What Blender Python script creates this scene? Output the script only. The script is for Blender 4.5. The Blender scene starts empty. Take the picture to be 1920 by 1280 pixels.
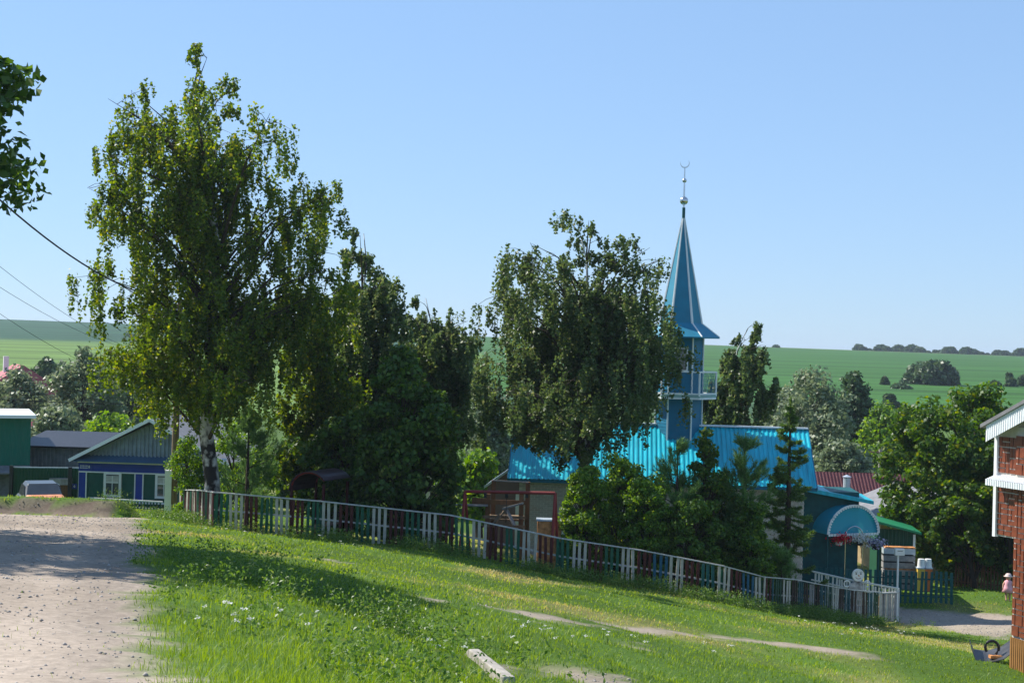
import bpy, math, random
import numpy as np
from mathutils import Vector, Matrix
random.seed(7)
R = math.radians
SC = bpy.context.scene
COL = SC.collection
# ------------------------------------------------------------------ camera, sky, sun, exposure
F, ROLL, HOR = 2770.0, R(1.5), 10.0          # focal length in photo pixels, roll, horizon offset
cam = bpy.data.cameras.new('camera'); camo = bpy.data.objects.new('camera', cam); COL.objects.link(camo)
cam.sensor_width = 36.0; cam.lens = F * 36 / 1920
cam.shift_y = 0.0
cam.clip_start = 0.1; cam.clip_end = 9000
camo.matrix_world = Matrix.Rotation(R(90) + math.atan(HOR / F), 4, 'X') @ Matrix.Rotation(ROLL, 4, 'Z')
SC.camera = camo
SUN_AZ, SUN_EL = R(30), R(43)                 # ahead of due left, elevation
sx, sy, sz = -math.cos(SUN_AZ) * math.cos(SUN_EL), math.sin(SUN_AZ) * math.cos(SUN_EL), math.sin(SUN_EL)
W = bpy.data.worlds.new('World'); SC.world = W; W.use_nodes = True
wn = W.node_tree.nodes; wl = W.node_tree.links
sky = wn.new('ShaderNodeTexSky'); sky.sky_type = 'NISHITA'; sky.sun_disc = False
sky.sun_elevation = SUN_EL; sky.sun_rotation = math.atan2(sx, sy)
sky.altitude = 0; sky.air_density = 1.0; sky.dust_density = 0.0; sky.ozone_density = 3.6
bg = wn['Background']; bg.inputs['Strength'].default_value = 0.14
tint = wn.new('ShaderNodeVectorMath'); tint.operation = 'MULTIPLY'; tint.inputs[1].default_value = (1.16, 1.56, 2.12)
gam = wn.new('ShaderNodeGamma'); gam.inputs['Gamma'].default_value = .42; wl.new(sky.outputs[0], gam.inputs['Color'])   # evens out the zenith to horizon range
wl.new(gam.outputs[0], tint.inputs[0]); wl.new(tint.outputs[0], bg.inputs['Color'])
sl = bpy.data.lights.new('sun', 'SUN'); sl.energy = 5.0; sl.angle = R(0.53); sl.color = (1.0, 0.95, 0.86)
so = bpy.data.objects.new('sun', sl); COL.objects.link(so)
so.rotation_euler = Vector((sx, sy, sz)).to_track_quat('Z', 'Y').to_euler()
SC.view_settings.view_transform = 'Standard'; SC.view_settings.look = 'None'
SC.view_settings.exposure = 0.6; SC.view_settings.gamma = 1.0
SC.cycles.use_denoising = True
SC.cycles.max_bounces = 6; SC.cycles.transparent_max_bounces = 6; SC.cycles.volume_bounces = 0
# ------------------------------------------------------------------ pixels to places
CR, SR = math.cos(ROLL), math.sin(ROLL)
def ray(px, py):
    dx, dy = px - 960.0, py - 640.0
    return (dx * CR + dy * SR) / F, -((-dx * SR + dy * CR) - HOR) / F
def at(px, py, Y):
    a, b = ray(px, py); return Vector((a * Y, Y, b * Y))
# ------------------------------------------------------------------ terrain height
_c = [(0, 0, -1.65), (-5, 0, -1.6), (6, 0, -2.3), (-14, 6, -2.0), (11, 9, -4.2), (24, 20, -8.2), (-28, 12, -2.4),
      (-10, 72, -8.4), (-32, 72, -8.2), (0, 76, -10.0), (22, 80, -10.8), (0, 110, -10.9), (-45, 110, -10.6), (55, 110, -10.9),
      (55, 62, -10.4), (48, 32, -9.6), (-48, 42, -5.8), (-55, 72, -8.2), (-30, 30, -4.3), (6, 62, -9.3), (-3, 60, -8.0)]
_p = [(0, 1280, 11), (320, 1280, 11), (100, 1096, 20), (300, 1096, 20.2), (100, 1021, 30), (290, 1021, 30), (100, 968, 47.5), (260, 972, 47.5),
      (400, 990, 48), (600, 1012, 47), (842, 1035, 47), (1050, 1082, 46.5), (1200, 1103, 47), (1355, 1130, 47.5), (1430, 1150, 48.5),
      (1490, 1154, 50), (1535, 1160, 52), (1650, 1170, 56.5), (1683, 1168, 57.5), (345, 978, 56),
      (600, 1085, 25.5), (600, 1280, 12.4), (950, 1280, 15.5), (1300, 1280, 21.5), (1600, 1280, 29), (1890, 1250, 36), (1900, 1280, 34),
      (1750, 1195, 50), (1700, 1135, 61), (1890, 1170, 56), (1785, 1105, 65), (1540, 1098, 66), (1850, 1105, 68), (230, 950, 69),
      (860, 1100, 33)]
_P = np.array(_c + [tuple(at(*p)) for p in _p])
def _tps(r2): return np.where(r2 > 1e-9, 0.5 * r2 * np.log(np.maximum(r2, 1e-9)), 0.0)
_n = len(_P); _S = 30.0
_A = _P[:, :2] / _S
_K = _tps(((_A[:, None] - _A[None]) ** 2).sum(-1)) + np.eye(_n) * 0.0015
_Q = np.c_[np.ones(_n), _A]
_w = np.linalg.solve(np.block([[_K, _Q], [_Q.T, np.zeros((3, 3))]]), np.r_[_P[:, 2], np.zeros(3)])
def vnoise(x, y, seed=0):
    xi, yi = np.floor(x), np.floor(y); fx, fy = x - xi, y - yi
    fx = fx * fx * (3 - 2 * fx); fy = fy * fy * (3 - 2 * fy)
    h = lambda a, b: np.modf(np.abs(np.sin(a * 127.1 + b * 311.7 + seed * 74.7) * 43758.5453))[0]
    return (h(xi, yi) * (1 - fx) + h(xi + 1, yi) * fx) * (1 - fy) + (h(xi, yi + 1) * (1 - fx) + h(xi + 1, yi + 1) * fx) * fy
def fbm(x, y, seed=0, o=3):
    s, a, t = 0, 1.0, 0
    for k in range(o): s = s + a * vnoise(x * 2 ** k, y * 2 ** k, seed + k); t += a; a *= 0.5
    return s / t
def sstep(a, b, x):
    t = np.clip((x - a) / (b - a), 0, 1); return t * t * (3 - 2 * t)
def seg_dist(x, y, pts):
    best = np.full(np.shape(x), 1e9)
    for (x0, y0), (x1, y1) in zip(pts[:-1], pts[1:]):
        dx, dy = x1 - x0, y1 - y0
        t = np.clip(((x - x0) * dx + (y - y0) * dy) / (dx * dx + dy * dy), 0, 1)
        best = np.minimum(best, np.hypot(x - x0 - t * dx, y - y0 - t * dy))
    return best
DITCH = [(-6.2, 28.5), (-4.0, 25.0), (-1.6, 21.3), (-0.2, 19.4)]
MOUND = [(-19.0, 50.4), (-15.5, 50.6), (-13.4, 50.2)]
def gz(x, y, fine=True):
    x = np.asarray(x, float); y = np.asarray(y, float); sh = np.broadcast(x, y).shape
    x = np.broadcast_to(x, sh).ravel(); y = np.broadcast_to(y, sh).ravel()
    cx, cy = np.clip(x, -60, 60), np.clip(y, 0, 115)
    z = np.empty(len(x))
    for i in range(0, len(x), 40000):
        a = np.c_[cx[i:i + 40000], cy[i:i + 40000]] / _S
        z[i:i + 40000] = _tps(((a[:, None] - _A[None]) ** 2).sum(-1)) @ _w[:_n] + _w[_n] + a @ _w[_n + 1:]
    # the opposite hillside
    t = x / np.maximum(y, 1.0)
    side = np.clip((t + 0.35) / 0.70, -0.3, 1.3)
    top = 9.3 * (1 - side) + 2.6 * side; mid = -2.0 * (1 - side) - 2.6 * side
    far = np.interp(y, [0, 115, 170, 290], [-10.9, -10.9, -10.6, -6.6])
    k = np.clip((y - 290) / 250, 0, 1); far = np.where(y > 290, -6.6 + (mid + 6.6) * k, far)
    k = np.clip((y - 540) / 420, 0, 1); far = np.where(y > 540, mid + (top - mid) * (k * (1.6 - 0.6 * k)), far)
    far = np.where(y > 960, top - (y - 960) * 0.012, far)
    b = sstep(95, 130, y); z = z * (1 - b) + far * b
    b = sstep(50, 75, np.abs(x)) * (1 - sstep(95, 130, y)); z = z * (1 - b) + np.clip(z, -11, -3) * b
    if fine:
        near = (y < 120)
        d = seg_dist(x, y, DITCH); z -= 0.62 * np.exp(-(d / 0.8) ** 2) * near
        d = seg_dist(x, y, MOUND); z += 0.62 * (1 - sstep(0.35, 1.15, d + 0.3 * (fbm(x * .9, y * .9, 5) - .5))) * near
        z += (fbm(x * 0.7, y * 0.7, 2) - .5) * 0.16 * near + (fbm(x * 3.1, y * 3.1, 9) - .5) * 0.05 * near
    return z.reshape(sh)
def g1(x, y): return float(gz(np.array([x]), np.array([y]))[0])
def hit(px, py, y0=8.0, y1=95.0):
    a, b = ray(px, py); Y = np.linspace(y0, y1, 900)
    below = b * Y < gz(a * Y, Y, False)
    i = int(np.argmax(below)) if below.any() else 899
    return (a * Y[i], Y[i])
def grd(px, Y, py=640):
    """a place on the ground at depth Y under picture column px"""
    a, b = ray(px, py); return Vector((a * Y, Y, g1(a * Y, Y)))
TR1 = [hit(*p) for p in ((815, 1122), (1000, 1152), (1130, 1168), (1260, 1182), (1420, 1200), (1560, 1218), (1660, 1232))]
TR2 = [hit(*p) for p in ((1000, 1160), (1075, 1185), (1230, 1215))]
TR3 = [hit(*p) for p in ((1310, 1188), (1480, 1205), (1530, 1220))]
TR4 = [hit(*p) for p in ((440, 1020), (560, 1035), (700, 1065))]
LANE = [(60.0, 50.5), (30.0, 53.2), (22.0, 55.6), (17.2, 58.2), (14.6, 59.8)]
BARE = [hit(1090, 1265), hit(1840, 1180), hit(1760, 1170), hit(880, 1216)]
def road_e(x, y): return (x + 2.5 + 0.257 * (y - 11)) * 0.968
def dirt(x, y):
    n = fbm(x * 1.3, y * 1.3, 21) - 0.5; n2 = fbm(x * 4, y * 4, 31) - 0.5
    e = road_e(x, y) + n * 1.1 + n2 * 0.5
    d = (1 - sstep(-0.25, 0.2, e)) * sstep(-6.6, -6.0, e) * (1 - sstep(47.8, 48.8, y + n * 1.5))
    d = np.maximum(d, (1 - sstep(0.5, 0.9, np.abs(y - 48.2 + (x + 16) * .05) + n)) * (x < -12.5))
    for tr, w in ((TR1, 0.42), (TR2, 0.3), (TR3, 0.32), (TR4, 0.26)):
        q = seg_dist(x, y, tr) + n2 * 0.35 + n * 0.7
        d = np.maximum(d, (1 - sstep(w * 0.6, w * 1.5, q)) * sstep(.40, .54, fbm(x * .75, y * .9, 71)) * 0.95)
    q = seg_dist(x, y, LANE) + n * 0.9
    d = np.maximum(d, 1 - sstep(1.3, 1.7, q))
    for (bx, by), r in zip(BARE, (0.9, 1.5, 0.9, 0.25)):
        d = np.maximum(d, 0.9 * (1 - sstep(r * .6, r * 1.2, np.hypot(x - bx, (y - by) * .7) + n * 1.6 + n2)))
    return np.maximum(d, mound_face(x, y))
def mound_face(x, y):
    q = seg_dist(x, y, [(a, b - .85) for a, b in MOUND]); return (1 - sstep(.22, .36, q + (fbm(x * 2, y * 2, 15) - .5) * .4)) * .95
# ------------------------------------------------------------------ helpers
def M(name, col, rough=0.8, var=0.15, scale=6.0, bump=0.0, metal=0.0, spec=0.3, col2=None, detail=4.0, stretch=None, bscale=None):
    m = bpy.data.materials.new(name); m.use_nodes = True
    nt = m.node_tree; p = nt.nodes['Principled BSDF']
    p.inputs['Roughness'].default_value = rough; p.inputs['Metallic'].default_value = metal
    p.inputs['Specular IOR Level'].default_value = spec
    tc = nt.nodes.new('ShaderNodeTexCoord'); mp = nt.nodes.new('ShaderNodeMapping')
    if stretch: mp.inputs['Scale'].default_value = stretch
    nt.links.new(tc.outputs['Object'], mp.inputs['Vector'])
    nz = nt.nodes.new('ShaderNodeTexNoise'); nz.inputs['Scale'].default_value = scale; nz.inputs['Detail'].default_value = detail
    nt.links.new(mp.outputs[0], nz.inputs['Vector'])
    rp = nt.nodes.new('ShaderNodeValToRGB'); rp.color_ramp.elements[0].position = 0.32; rp.color_ramp.elements[1].position = 0.68
    a = [max(0, c * (1 - var)) for c in col]; b = [min(1, c * (1 + var)) for c in (col2 or col)]
    rp.color_ramp.elements[0].color = (*a, 1); rp.color_ramp.elements[1].color = (*b, 1)
    nt.links.new(nz.outputs['Fac'], rp.inputs['Fac']); nt.links.new(rp.outputs[0], p.inputs['Base Color'])
    if bump:
        n2 = nt.nodes.new('ShaderNodeTexNoise'); n2.inputs['Scale'].default_value = bscale or scale * 5; n2.inputs['Detail'].default_value = 5
        nt.links.new(mp.outputs[0], n2.inputs['Vector'])
        bp = nt.nodes.new('ShaderNodeBump'); bp.inputs['Strength'].default_value = bump; bp.inputs['Distance'].default_value = 0.02
        nt.links.new(n2.outputs['Fac'], bp.inputs['Height']); nt.links.new(bp.outputs[0], p.inputs['Normal'])
    return m
def leafmat(name, dark, light, warm=None, trans=0.45, rough=0.45):
    """leaf: colour by a per-leaf random attribute, part translucent"""
    m = bpy.data.materials.new(name); m.use_nodes = True; nt = m.node_tree
    p = nt.nodes['Principled BSDF']; out = nt.nodes['Material Output']
    at_ = nt.nodes.new('ShaderNodeAttribute'); at_.attribute_name = 'rnd'
    rp = nt.nodes.new('ShaderNodeValToRGB'); e = rp.color_ramp.elements
    e[0].position = 0.0; e[0].color = (*dark, 1); e[1].position = 0.82; e[1].color = (*light, 1)
    if warm: w = e.new(1.0); w.color = (*warm, 1)
    nt.links.new(at_.outputs['Fac'], rp.inputs['Fac']); nt.links.new(rp.outputs[0], p.inputs['Base Color'])
    p.inputs['Roughness'].default_value = rough; p.inputs['Specular IOR Level'].default_value = 0.35
    t = nt.nodes.new('ShaderNodeBsdfTranslucent'); hs = nt.nodes.new('ShaderNodeHueSaturation')
    hs.inputs['Hue'].default_value = 0.475; hs.inputs['Saturation'].default_value = 1.15; hs.inputs['Value'].default_value = 1.6
    nt.links.new(rp.outputs[0], hs.inputs['Color']); nt.links.new(hs.outputs[0], t.inputs['Color'])
    mx = nt.nodes.new('ShaderNodeMixShader'); mx.inputs[0].default_value = trans
    nt.links.new(p.outputs[0], mx.inputs[1]); nt.links.new(t.outputs[0], mx.inputs[2]); nt.links.new(mx.outputs[0], out.inputs['Surface'])
    return m
def link(o, parent=None):
    COL.objects.link(o)
    if parent is not None: o.parent = parent
    return o
def T(o, label, cat, group=None):
    o['label'] = label; o['category'] = cat
    if group: o['group'] = group
    return o
def empty(name, loc, rz=0.0):
    e = bpy.data.objects.new(name, None); e.empty_display_size = 0.3; e.location = loc; e.rotation_euler = (0, 0, rz); return link(e)
def npmesh(name, V, Fq, mat, parent=None, rnd=None, smooth=False):
    """fast mesh from numpy: V (n,3), Fq (m,k) all faces with k corners"""
    me = bpy.data.meshes.new(name); V = np.asarray(V, np.float32); Fq = np.asarray(Fq, np.int32); k = Fq.shape[1]
    me.vertices.add(len(V)); me.vertices.foreach_set('co', V.ravel())
    me.loops.add(Fq.size); me.loops.foreach_set('vertex_index', Fq.ravel())
    me.polygons.add(len(Fq)); me.polygons.foreach_set('loop_start', np.arange(0, Fq.size, k, dtype=np.int32))
    if smooth: me.polygons.foreach_set('use_smooth', np.ones(len(Fq), bool))
    me.update(calc_edges=True)
    if rnd is not None:
        a = me.attributes.new('rnd', 'FLOAT', 'POINT'); a.data.foreach_set('value', np.asarray(rnd, np.float32))
    me.materials.append(mat)
    return link(bpy.data.objects.new(name, me), parent)
class MB:
    def __init__(s): s.v = []; s.f = []
    def add(s, vs, fs):
        n = len(s.v); s.v += [tuple(v) for v in vs]; s.f += [tuple(i + n for i in f) for f in fs]; return s
    def box(s, c, d, rz=0.0, mat=None):
        x, y, z = d[0] / 2, d[1] / 2, d[2] / 2
        vs = [Vector((a * x, b * y, e * z)) for e in (-1, 1) for a, b in ((-1, -1), (1, -1), (1, 1), (-1, 1))]
        m = mat or Matrix.Rotation(rz, 3, 'Z'); c = Vector(c)
        return s.add([m @ v + c for v in vs], [(3, 2, 1, 0), (4, 5, 6, 7), (0, 1, 5, 4), (1, 2, 6, 5), (2, 3, 7, 6), (3, 0, 4, 7)])
    def bar(s, a, b, w, h, up=(0, 0, 1)):
        a, b = Vector(a), Vector(b); d = b - a; L = d.length; d.normalize(); u = Vector(up)
        if abs(d.dot(u)) > 0.98: u = Vector((0, 1, 0))
        r = d.cross(u).normalized(); u = r.cross(d).normalized()
        return s.box((a + b) / 2, (L, w, h), mat=Matrix((d, -r, u)).transposed())
    def tube(s, pts, rad, n=8, cap=True):
        pts = [Vector(p) for p in pts]
        if not hasattr(rad, '__len__'): rad = [rad] * len(pts)
        rings = []
        for i, p in enumerate(pts):
            d = (pts[min(i + 1, len(pts) - 1)] - pts[max(i - 1, 0)]).normalized()
            u = Vector((1, 0, 0)) if abs(d.z) > 0.8 else Vector((0, 0, 1))
            a = d.cross(u).normalized(); b = d.cross(a).normalized()
            rings.append([p + (a * math.cos(2 * math.pi * k / n) + b * math.sin(2 * math.pi * k / n)) * rad[i] for k in range(n)])
        vs = [v for r in rings for v in r]; fs = []
        for i in range(len(pts) - 1):
            for k in range(n): fs.append((i * n + k, i * n + (k + 1) % n, (i + 1) * n + (k + 1) % n, (i + 1) * n + k))
        if cap: fs += [tuple(range(n - 1, -1, -1)), tuple(range((len(pts) - 1) * n, len(pts) * n))]
        return s.add(vs, fs)
    def lathe(s, prof, c=(0, 0, 0), n=16):
        c = Vector(c); vs = []; fs = []
        for r, z in prof:
            for k in range(n): vs.append(c + Vector((r * math.cos(2 * math.pi * k / n), r * math.sin(2 * math.pi * k / n), z)))
        for i in range(len(prof) - 1):
            for k in range(n): fs.append((i * n + k, i * n + (k + 1) % n, (i + 1) * n + (k + 1) % n, (i + 1) * n + k))
        return s.add(vs, fs)
    def prism(s, poly, vec):
        """extrude a polygon (list of 3D points) by vec"""
        vec = Vector(vec); a = [Vector(p) for p in poly]; n = len(a)
        return s.add(a + [p + vec for p in a], [tuple(range(n - 1, -1, -1)), tuple(range(n, 2 * n))] + [(i, (i + 1) % n, n + (i + 1) % n, n + i) for i in range(n)])
    def obj(s, name, mat, parent=None, smooth=False, bevel=0.0, loc=None):
        me = bpy.data.meshes.new(name); me.from_pydata(s.v, [], s.f); me.update()
        if smooth:
            for p in me.polygons: p.use_smooth = True
        me.materials.append(mat); o = bpy.data.objects.new(name, me)
        if bevel:
            b = o.modifiers.new('bevel', 'BEVEL'); b.width = bevel; b.segments = 2; b.limit_method = 'ANGLE'
        if loc is not None: o.location = loc
        return link(o, parent)
def text(name, s, size, mat, loc, rot, parent, depth=0.004):
    c = bpy.data.curves.new(name, 'FONT'); c.body = s; c.size = size; c.extrude = depth; c.align_x = 'CENTER'; c.align_y = 'CENTER'
    tmp = bpy.data.objects.new(name, c); COL.objects.link(tmp)
    me = bpy.data.meshes.new_from_object(tmp.evaluated_get(bpy.context.evaluated_depsgraph_get()))
    bpy.data.objects.remove(tmp); me.materials.clear(); me.materials.append(mat)
    o = bpy.data.objects.new(name, me); o.location = loc; o.rotation_euler = rot; return link(o, parent)
def ridged(mb, A, B, C, n, depth=0.025, flat=0.5):
    """ribbed metal sheet: from edge A->B (across the ribs), rib direction A->C; n ribs"""
    A, B, C = Vector(A), Vector(B), Vector(C); u = B - A; v = C - A; nrm = u.cross(v).normalized()
    vs = []; prof = []
    for i in range(n):
        for t, h in ((0.0, 0), (flat, 0), (flat + 0.08, 1), (0.92, 1)): prof.append(((i + t) / n, h))
    prof.append((1.0, 0))
    for t, h in prof:
        p = A + u * t + nrm * depth * h; vs += [p, p + v]
    return mb.add(vs, [(2 * i, 2 * i + 2, 2 * i + 3, 2 * i + 1) for i in range(len(prof) - 1)])
def laps(mb, A, B, h, n, d=0.02):
    """lapped horizontal boards on a wall from A to B (bottom edge), outward normal right of A->B"""
    A, B = Vector(A), Vector(B); u = (B - A).normalized(); o = u.cross(Vector((0, 0, 1)))
    vs = []; s = h / n
    for i in range(n):
        for z, k in ((i * s, 1.0), ((i + 1) * s, 0.15)):
            vs += [A + Vector((0, 0, z)) + o * d * k, B + Vector((0, 0, z)) + o * d * k]
    return mb.add(vs, [(2 * i, 2 * i + 1, 2 * i + 3, 2 * i + 2) for i in range(2 * n - 1)])
# ------------------------------------------------------------------ materials
white = M('white_paint', (.78, .78, .75), .55, .06, 3); whitem = M('white_metal', (.8, .82, .84), .4, .05, 2)
cream = M('cream_picket_paint', (.42, .40, .34), .65, .18, 4, .1); maroon = M('maroon_paint', (.062, .011, .011), .6, .3, 4, .1)
green = M('green_paint', (.008, .09, .052), .55, .25, 4, .1); bluep = M('blue_picket_paint', (.008, .085, .15), .55, .25, 4, .1)
teal = M('teal_paint', (.005, .085, .085), .55, .2, 4, .1); greyrail = M('grey_white_rail_paint', (.46, .46, .44), .6, .15, 3)
wood = M('weathered_wood', (.22, .15, .09), .85, .3, 8, .3, stretch=(1, 1, .15)); brownw = M('brown_wood', (.16, .075, .03), .75, .3, 8, .3, stretch=(1, 1, .15))
greyw = M('grey_wood', (.26, .25, .24), .85, .25, 6, .3); rust = M('rusty_metal', (.42, .15, .045), .75, .4, 5, .3, col2=(.55, .25, .09))
redm = M('red_painted_steel', (.22, .03, .026), .55, .15, 4); darkm = M('dark_steel', (.03, .03, .035), .45, .3, 5, metal=.4)
roofblue = M('turquoise_roof_metal', (.008, .42, .52), .45, .2, 2.2, spec=.4, stretch=(2.5, .35, .35), detail=6); sidingblue = M('blue_siding', (.006, .15, .255), .5, .08, 2)
spireblue = M('blue_spire_metal', (.006, .20, .31), .6, .08, 2, spec=.5); silver = M('polished_steel', (.62, .6, .58), .22, .05, 3, metal=1.0)
housegreen = M('dark_green_siding', (.006, .085, .05), .55, .12, 3); houseblue = M('cobalt_paint', (.015, .045, .30), .5, .1, 3)
tealwall = M('teal_green_metal', (.006, .14, .10), .45, .06, 2); gategreen = M('green_sheet_metal', (.004, .06, .034), .45, .1, 2)
zinc = M('galvanised_sheet', (.50, .56, .62), .4, .12, 3, metal=.3); slate = M('grey_slate_sheet', (.20, .20, .21), .8, .2, 3, .1)
glass = M('window_glass', (.06, .07, .08), .06, .2, 1, spec=.8); curtain = M('net_curtain', (.45, .43, .38), .8, .2, 5)
maroonroof = M('maroon_roof_metal', (.10, .028, .03), .45, .1, 2); greenroof = M('green_roof_metal', (.02, .22, .10), .45, .1, 2)
mauve = M('mauve_sheet', (.20, .13, .125), .6, .08, 2); mortar = M('pale_mortar', (.62, .58, .53), .9, .1, 10)
plaster = M('tan_plaster', (.35, .25, .13), .85, .15, 3); concrete = M('concrete', (.34, .31, .27), .9, .2, 7, .35)
asphaltdark = M('black_rubber', (.02, .02, .02), .8, .2, 5); cable = M('black_cable', (.012, .012, .014), .6, .1, 5)
pinkc = M('pink_cloth', (.75, .36, .42), .85, .1, 6); skin = M('skin', (.55, .30, .21), .6, .05, 5); pinkroof = M('faded_pink_roof', (.42, .10, .12), .7, .12, 2)
bricktile = M('glazed_brown_tile', (.20, .055, .028), .38, .3, 5, .1, spec=.5); plinthm = M('ochre_plinth_sheet', (.33, .16, .05), .7, .1, 4)
polyc = bpy.data.materials.new('blue_polycarbonate'); polyc.use_nodes = True
_nt = polyc.node_tree; _pb = _nt.nodes['Principled BSDF']; _pb.inputs['Base Color'].default_value = (.03, .5, .68, 1); _pb.inputs['Roughness'].default_value = .15
_tr = _nt.nodes.new('ShaderNodeBsdfTransparent'); _tr.inputs[0].default_value = (.25, .75, .95, 1); _mx = _nt.nodes.new('ShaderNodeMixShader'); _mx.inputs[0].default_value = .38
_nz = _nt.nodes.new('ShaderNodeTexNoise'); _nz.inputs['Scale'].default_value = 3; _bp = _nt.nodes.new('ShaderNodeBump'); _bp.inputs['Strength'].default_value = .15
_nt.links.new(_nz.outputs[0], _bp.inputs['Height']); _nt.links.new(_bp.outputs[0], _pb.inputs['Normal'])
_nt.links.new(_pb.outputs[0], _mx.inputs[1]); _nt.links.new(_tr.outputs[0], _mx.inputs[2]); _nt.links.new(_mx.outputs[0], _nt.nodes['Material Output'].inputs[0])
def islandmat(name, cols, rough):
    m = bpy.data.materials.new(name); m.use_nodes = True; nt = m.node_tree; p = nt.nodes['Principled BSDF']; p.inputs['Roughness'].default_value = rough
    g = nt.nodes.new('ShaderNodeNewGeometry'); rp = nt.nodes.new('ShaderNodeValToRGB'); e = rp.color_ramp.elements
    for i, c in enumerate(cols):
        k = e[i] if i < 2 else e.new(1.0)
        k.position = i / (len(cols) - 1); k.color = (*c, 1)
    nt.links.new(g.outputs['Random Per Island'], rp.inputs['Fac']); nt.links.new(rp.outputs[0], p.inputs['Base Color']); return m
brickm = islandmat('silicate_brick', [(.40, .36, .33), (.50, .46, .42), (.44, .36, .31)], .85)
stonem = islandmat('gravel_stone', [(.16, .15, .14), (.42, .38, .34), (.27, .25, .22)], .9)
# bark: pale with dark bands
bark = M('birch_bark', (.05, .045, .04), .85, .2, 2.2, .3, col2=(.62, .60, .55), stretch=(1, 1, .55)); bark.node_tree.nodes['Color Ramp'].color_ramp.elements[0].position = .40; bark.node_tree.nodes['Color Ramp'].color_ramp.elements[1].position = .52
barkold = M('old_birch_bark', (.035, .03, .027), .85, .2, 1.8, .4, col2=(.5, .48, .44), stretch=(1, 1, .8)); barkold.node_tree.nodes['Color Ramp'].color_ramp.elements[0].position = .5; barkold.node_tree.nodes['Color Ramp'].color_ramp.elements[1].position = .6
barkd = M('dark_bark', (.055, .04, .03), .9, .35, 6, .5, stretch=(1, 1, .3))
Lbirch = leafmat('birch_leaf', (.05, .11, .015), (.14, .215, .024), (.28, .28, .03), .52); Lbirch2 = leafmat('grey_birch_leaf', (.045, .09, .028), (.115, .17, .052), (.19, .215, .085), .42)
Ldark = leafmat('dark_leaf', (.028, .075, .014), (.075, .16, .024), (.16, .24, .04), .4); Lmaple = leafmat('maple_leaf', (.032, .09, .012), (.08, .165, .02), (.2, .23, .03), .45)
Lmid = leafmat('mid_leaf', (.04, .105, .016), (.105, .21, .028), (.2, .29, .05), .45); Lwillow = leafmat('willow_leaf', (.085, .125, .06), (.19, .245, .135), (.3, .34, .22), .35); Lbush = leafmat('bush_leaf', (.06, .15, .016), (.15, .28, .03), (.25, .34, .05), .5)
Lfar = leafmat('far_leaf', (.035, .075, .028), (.07, .125, .045), (.1, .15, .06), .25); Lpine = leafmat('pine_needle', (.06, .15, .045), (.15, .28, .085), (.24, .34, .12), .4, .5)
Lspruce = leafmat('spruce_needle', (.045, .11, .022), (.11, .2, .04), (.18, .27, .06), .35, .5); Lgrass = leafmat('grass_blade', (.09, .175, .017), (.225, .335, .04), (.44, .39, .14), .45, .5)
Lweed = leafmat('weed_leaf', (.045, .115, .018), (.12, .22, .04), (.2, .26, .08), .4); Lflower = leafmat('white_petal', (.6, .6, .56), (.75, .75, .7), None, .2, .8)
Lred = leafmat('red_petal', (.6, .012, .015), (.75, .03, .04), None, .3, .7); Lviolet = leafmat('violet_petal', (.04, .02, .12), (.6, .55, .7), None, .2, .7)
# ground: colour attribute holds grass / dirt / field regions, noise gives grain
gm = bpy.data.materials.new('ground'); gm.use_nodes = True; nt = gm.node_tree; p = nt.nodes['Principled BSDF']; p.inputs['Roughness'].default_value = .95; p.inputs['Specular IOR Level'].default_value = .1
ca = nt.nodes.new('ShaderNodeAttribute'); ca.attribute_name = 'ground_colour'
tc = nt.nodes.new('ShaderNodeTexCoord'); n1 = nt.nodes.new('ShaderNodeTexNoise'); n1.inputs['Scale'].default_value = 9; n1.inputs['Detail'].default_value = 8; n1.inputs['Roughness'].default_value = .7
nt.links.new(tc.outputs['Object'], n1.inputs['Vector'])
r1 = nt.nodes.new('ShaderNodeMapRange'); r1.inputs[1].default_value = .3; r1.inputs[2].default_value = .7; r1.inputs[3].default_value = .72; r1.inputs[4].default_value = 1.25
nt.links.new(n1.outputs['Fac'], r1.inputs[0])
mm = nt.nodes.new('ShaderNodeVectorMath'); mm.operation = 'SCALE'; nt.links.new(ca.outputs['Color'], mm.inputs[0]); nt.links.new(r1.outputs[0], mm.inputs['Scale']); nt.links.new(mm.outputs[0], p.inputs['Base Color'])
mpf = nt.nodes.new('ShaderNodeMapping'); mpf.inputs['Scale'].default_value = (.006, .09, 1); mpf.inputs['Rotation'].default_value = (0, 0, .12); nf2 = nt.nodes.new('ShaderNodeTexNoise'); nf2.inputs['Scale'].default_value = 1.0; nf2.inputs['Detail'].default_value = 6
nt.links.new(tc.outputs['Object'], mpf.inputs[0]); nt.links.new(mpf.outputs[0], nf2.inputs['Vector']); r2 = nt.nodes.new('ShaderNodeMapRange'); r2.inputs[1].default_value = .3; r2.inputs[2].default_value = .7; r2.inputs[3].default_value = .66; r2.inputs[4].default_value = 1.34
nt.links.new(nf2.outputs['Fac'], r2.inputs[0]); m2 = nt.nodes.new('ShaderNodeVectorMath'); m2.operation = 'SCALE'; nt.links.new(mm.outputs[0], m2.inputs[0]); nt.links.new(r2.outputs[0], m2.inputs['Scale']); nt.links.new(m2.outputs[0], p.inputs['Base Color'])
bp = nt.nodes.new('ShaderNodeBump'); bp.inputs['Strength'].default_value = .5; bp.inputs['Distance'].default_value = .03; nt.links.new(n1.outputs['Fac'], bp.inputs['Height']); nt.links.new(bp.outputs[0], p.inputs['Normal'])
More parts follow.
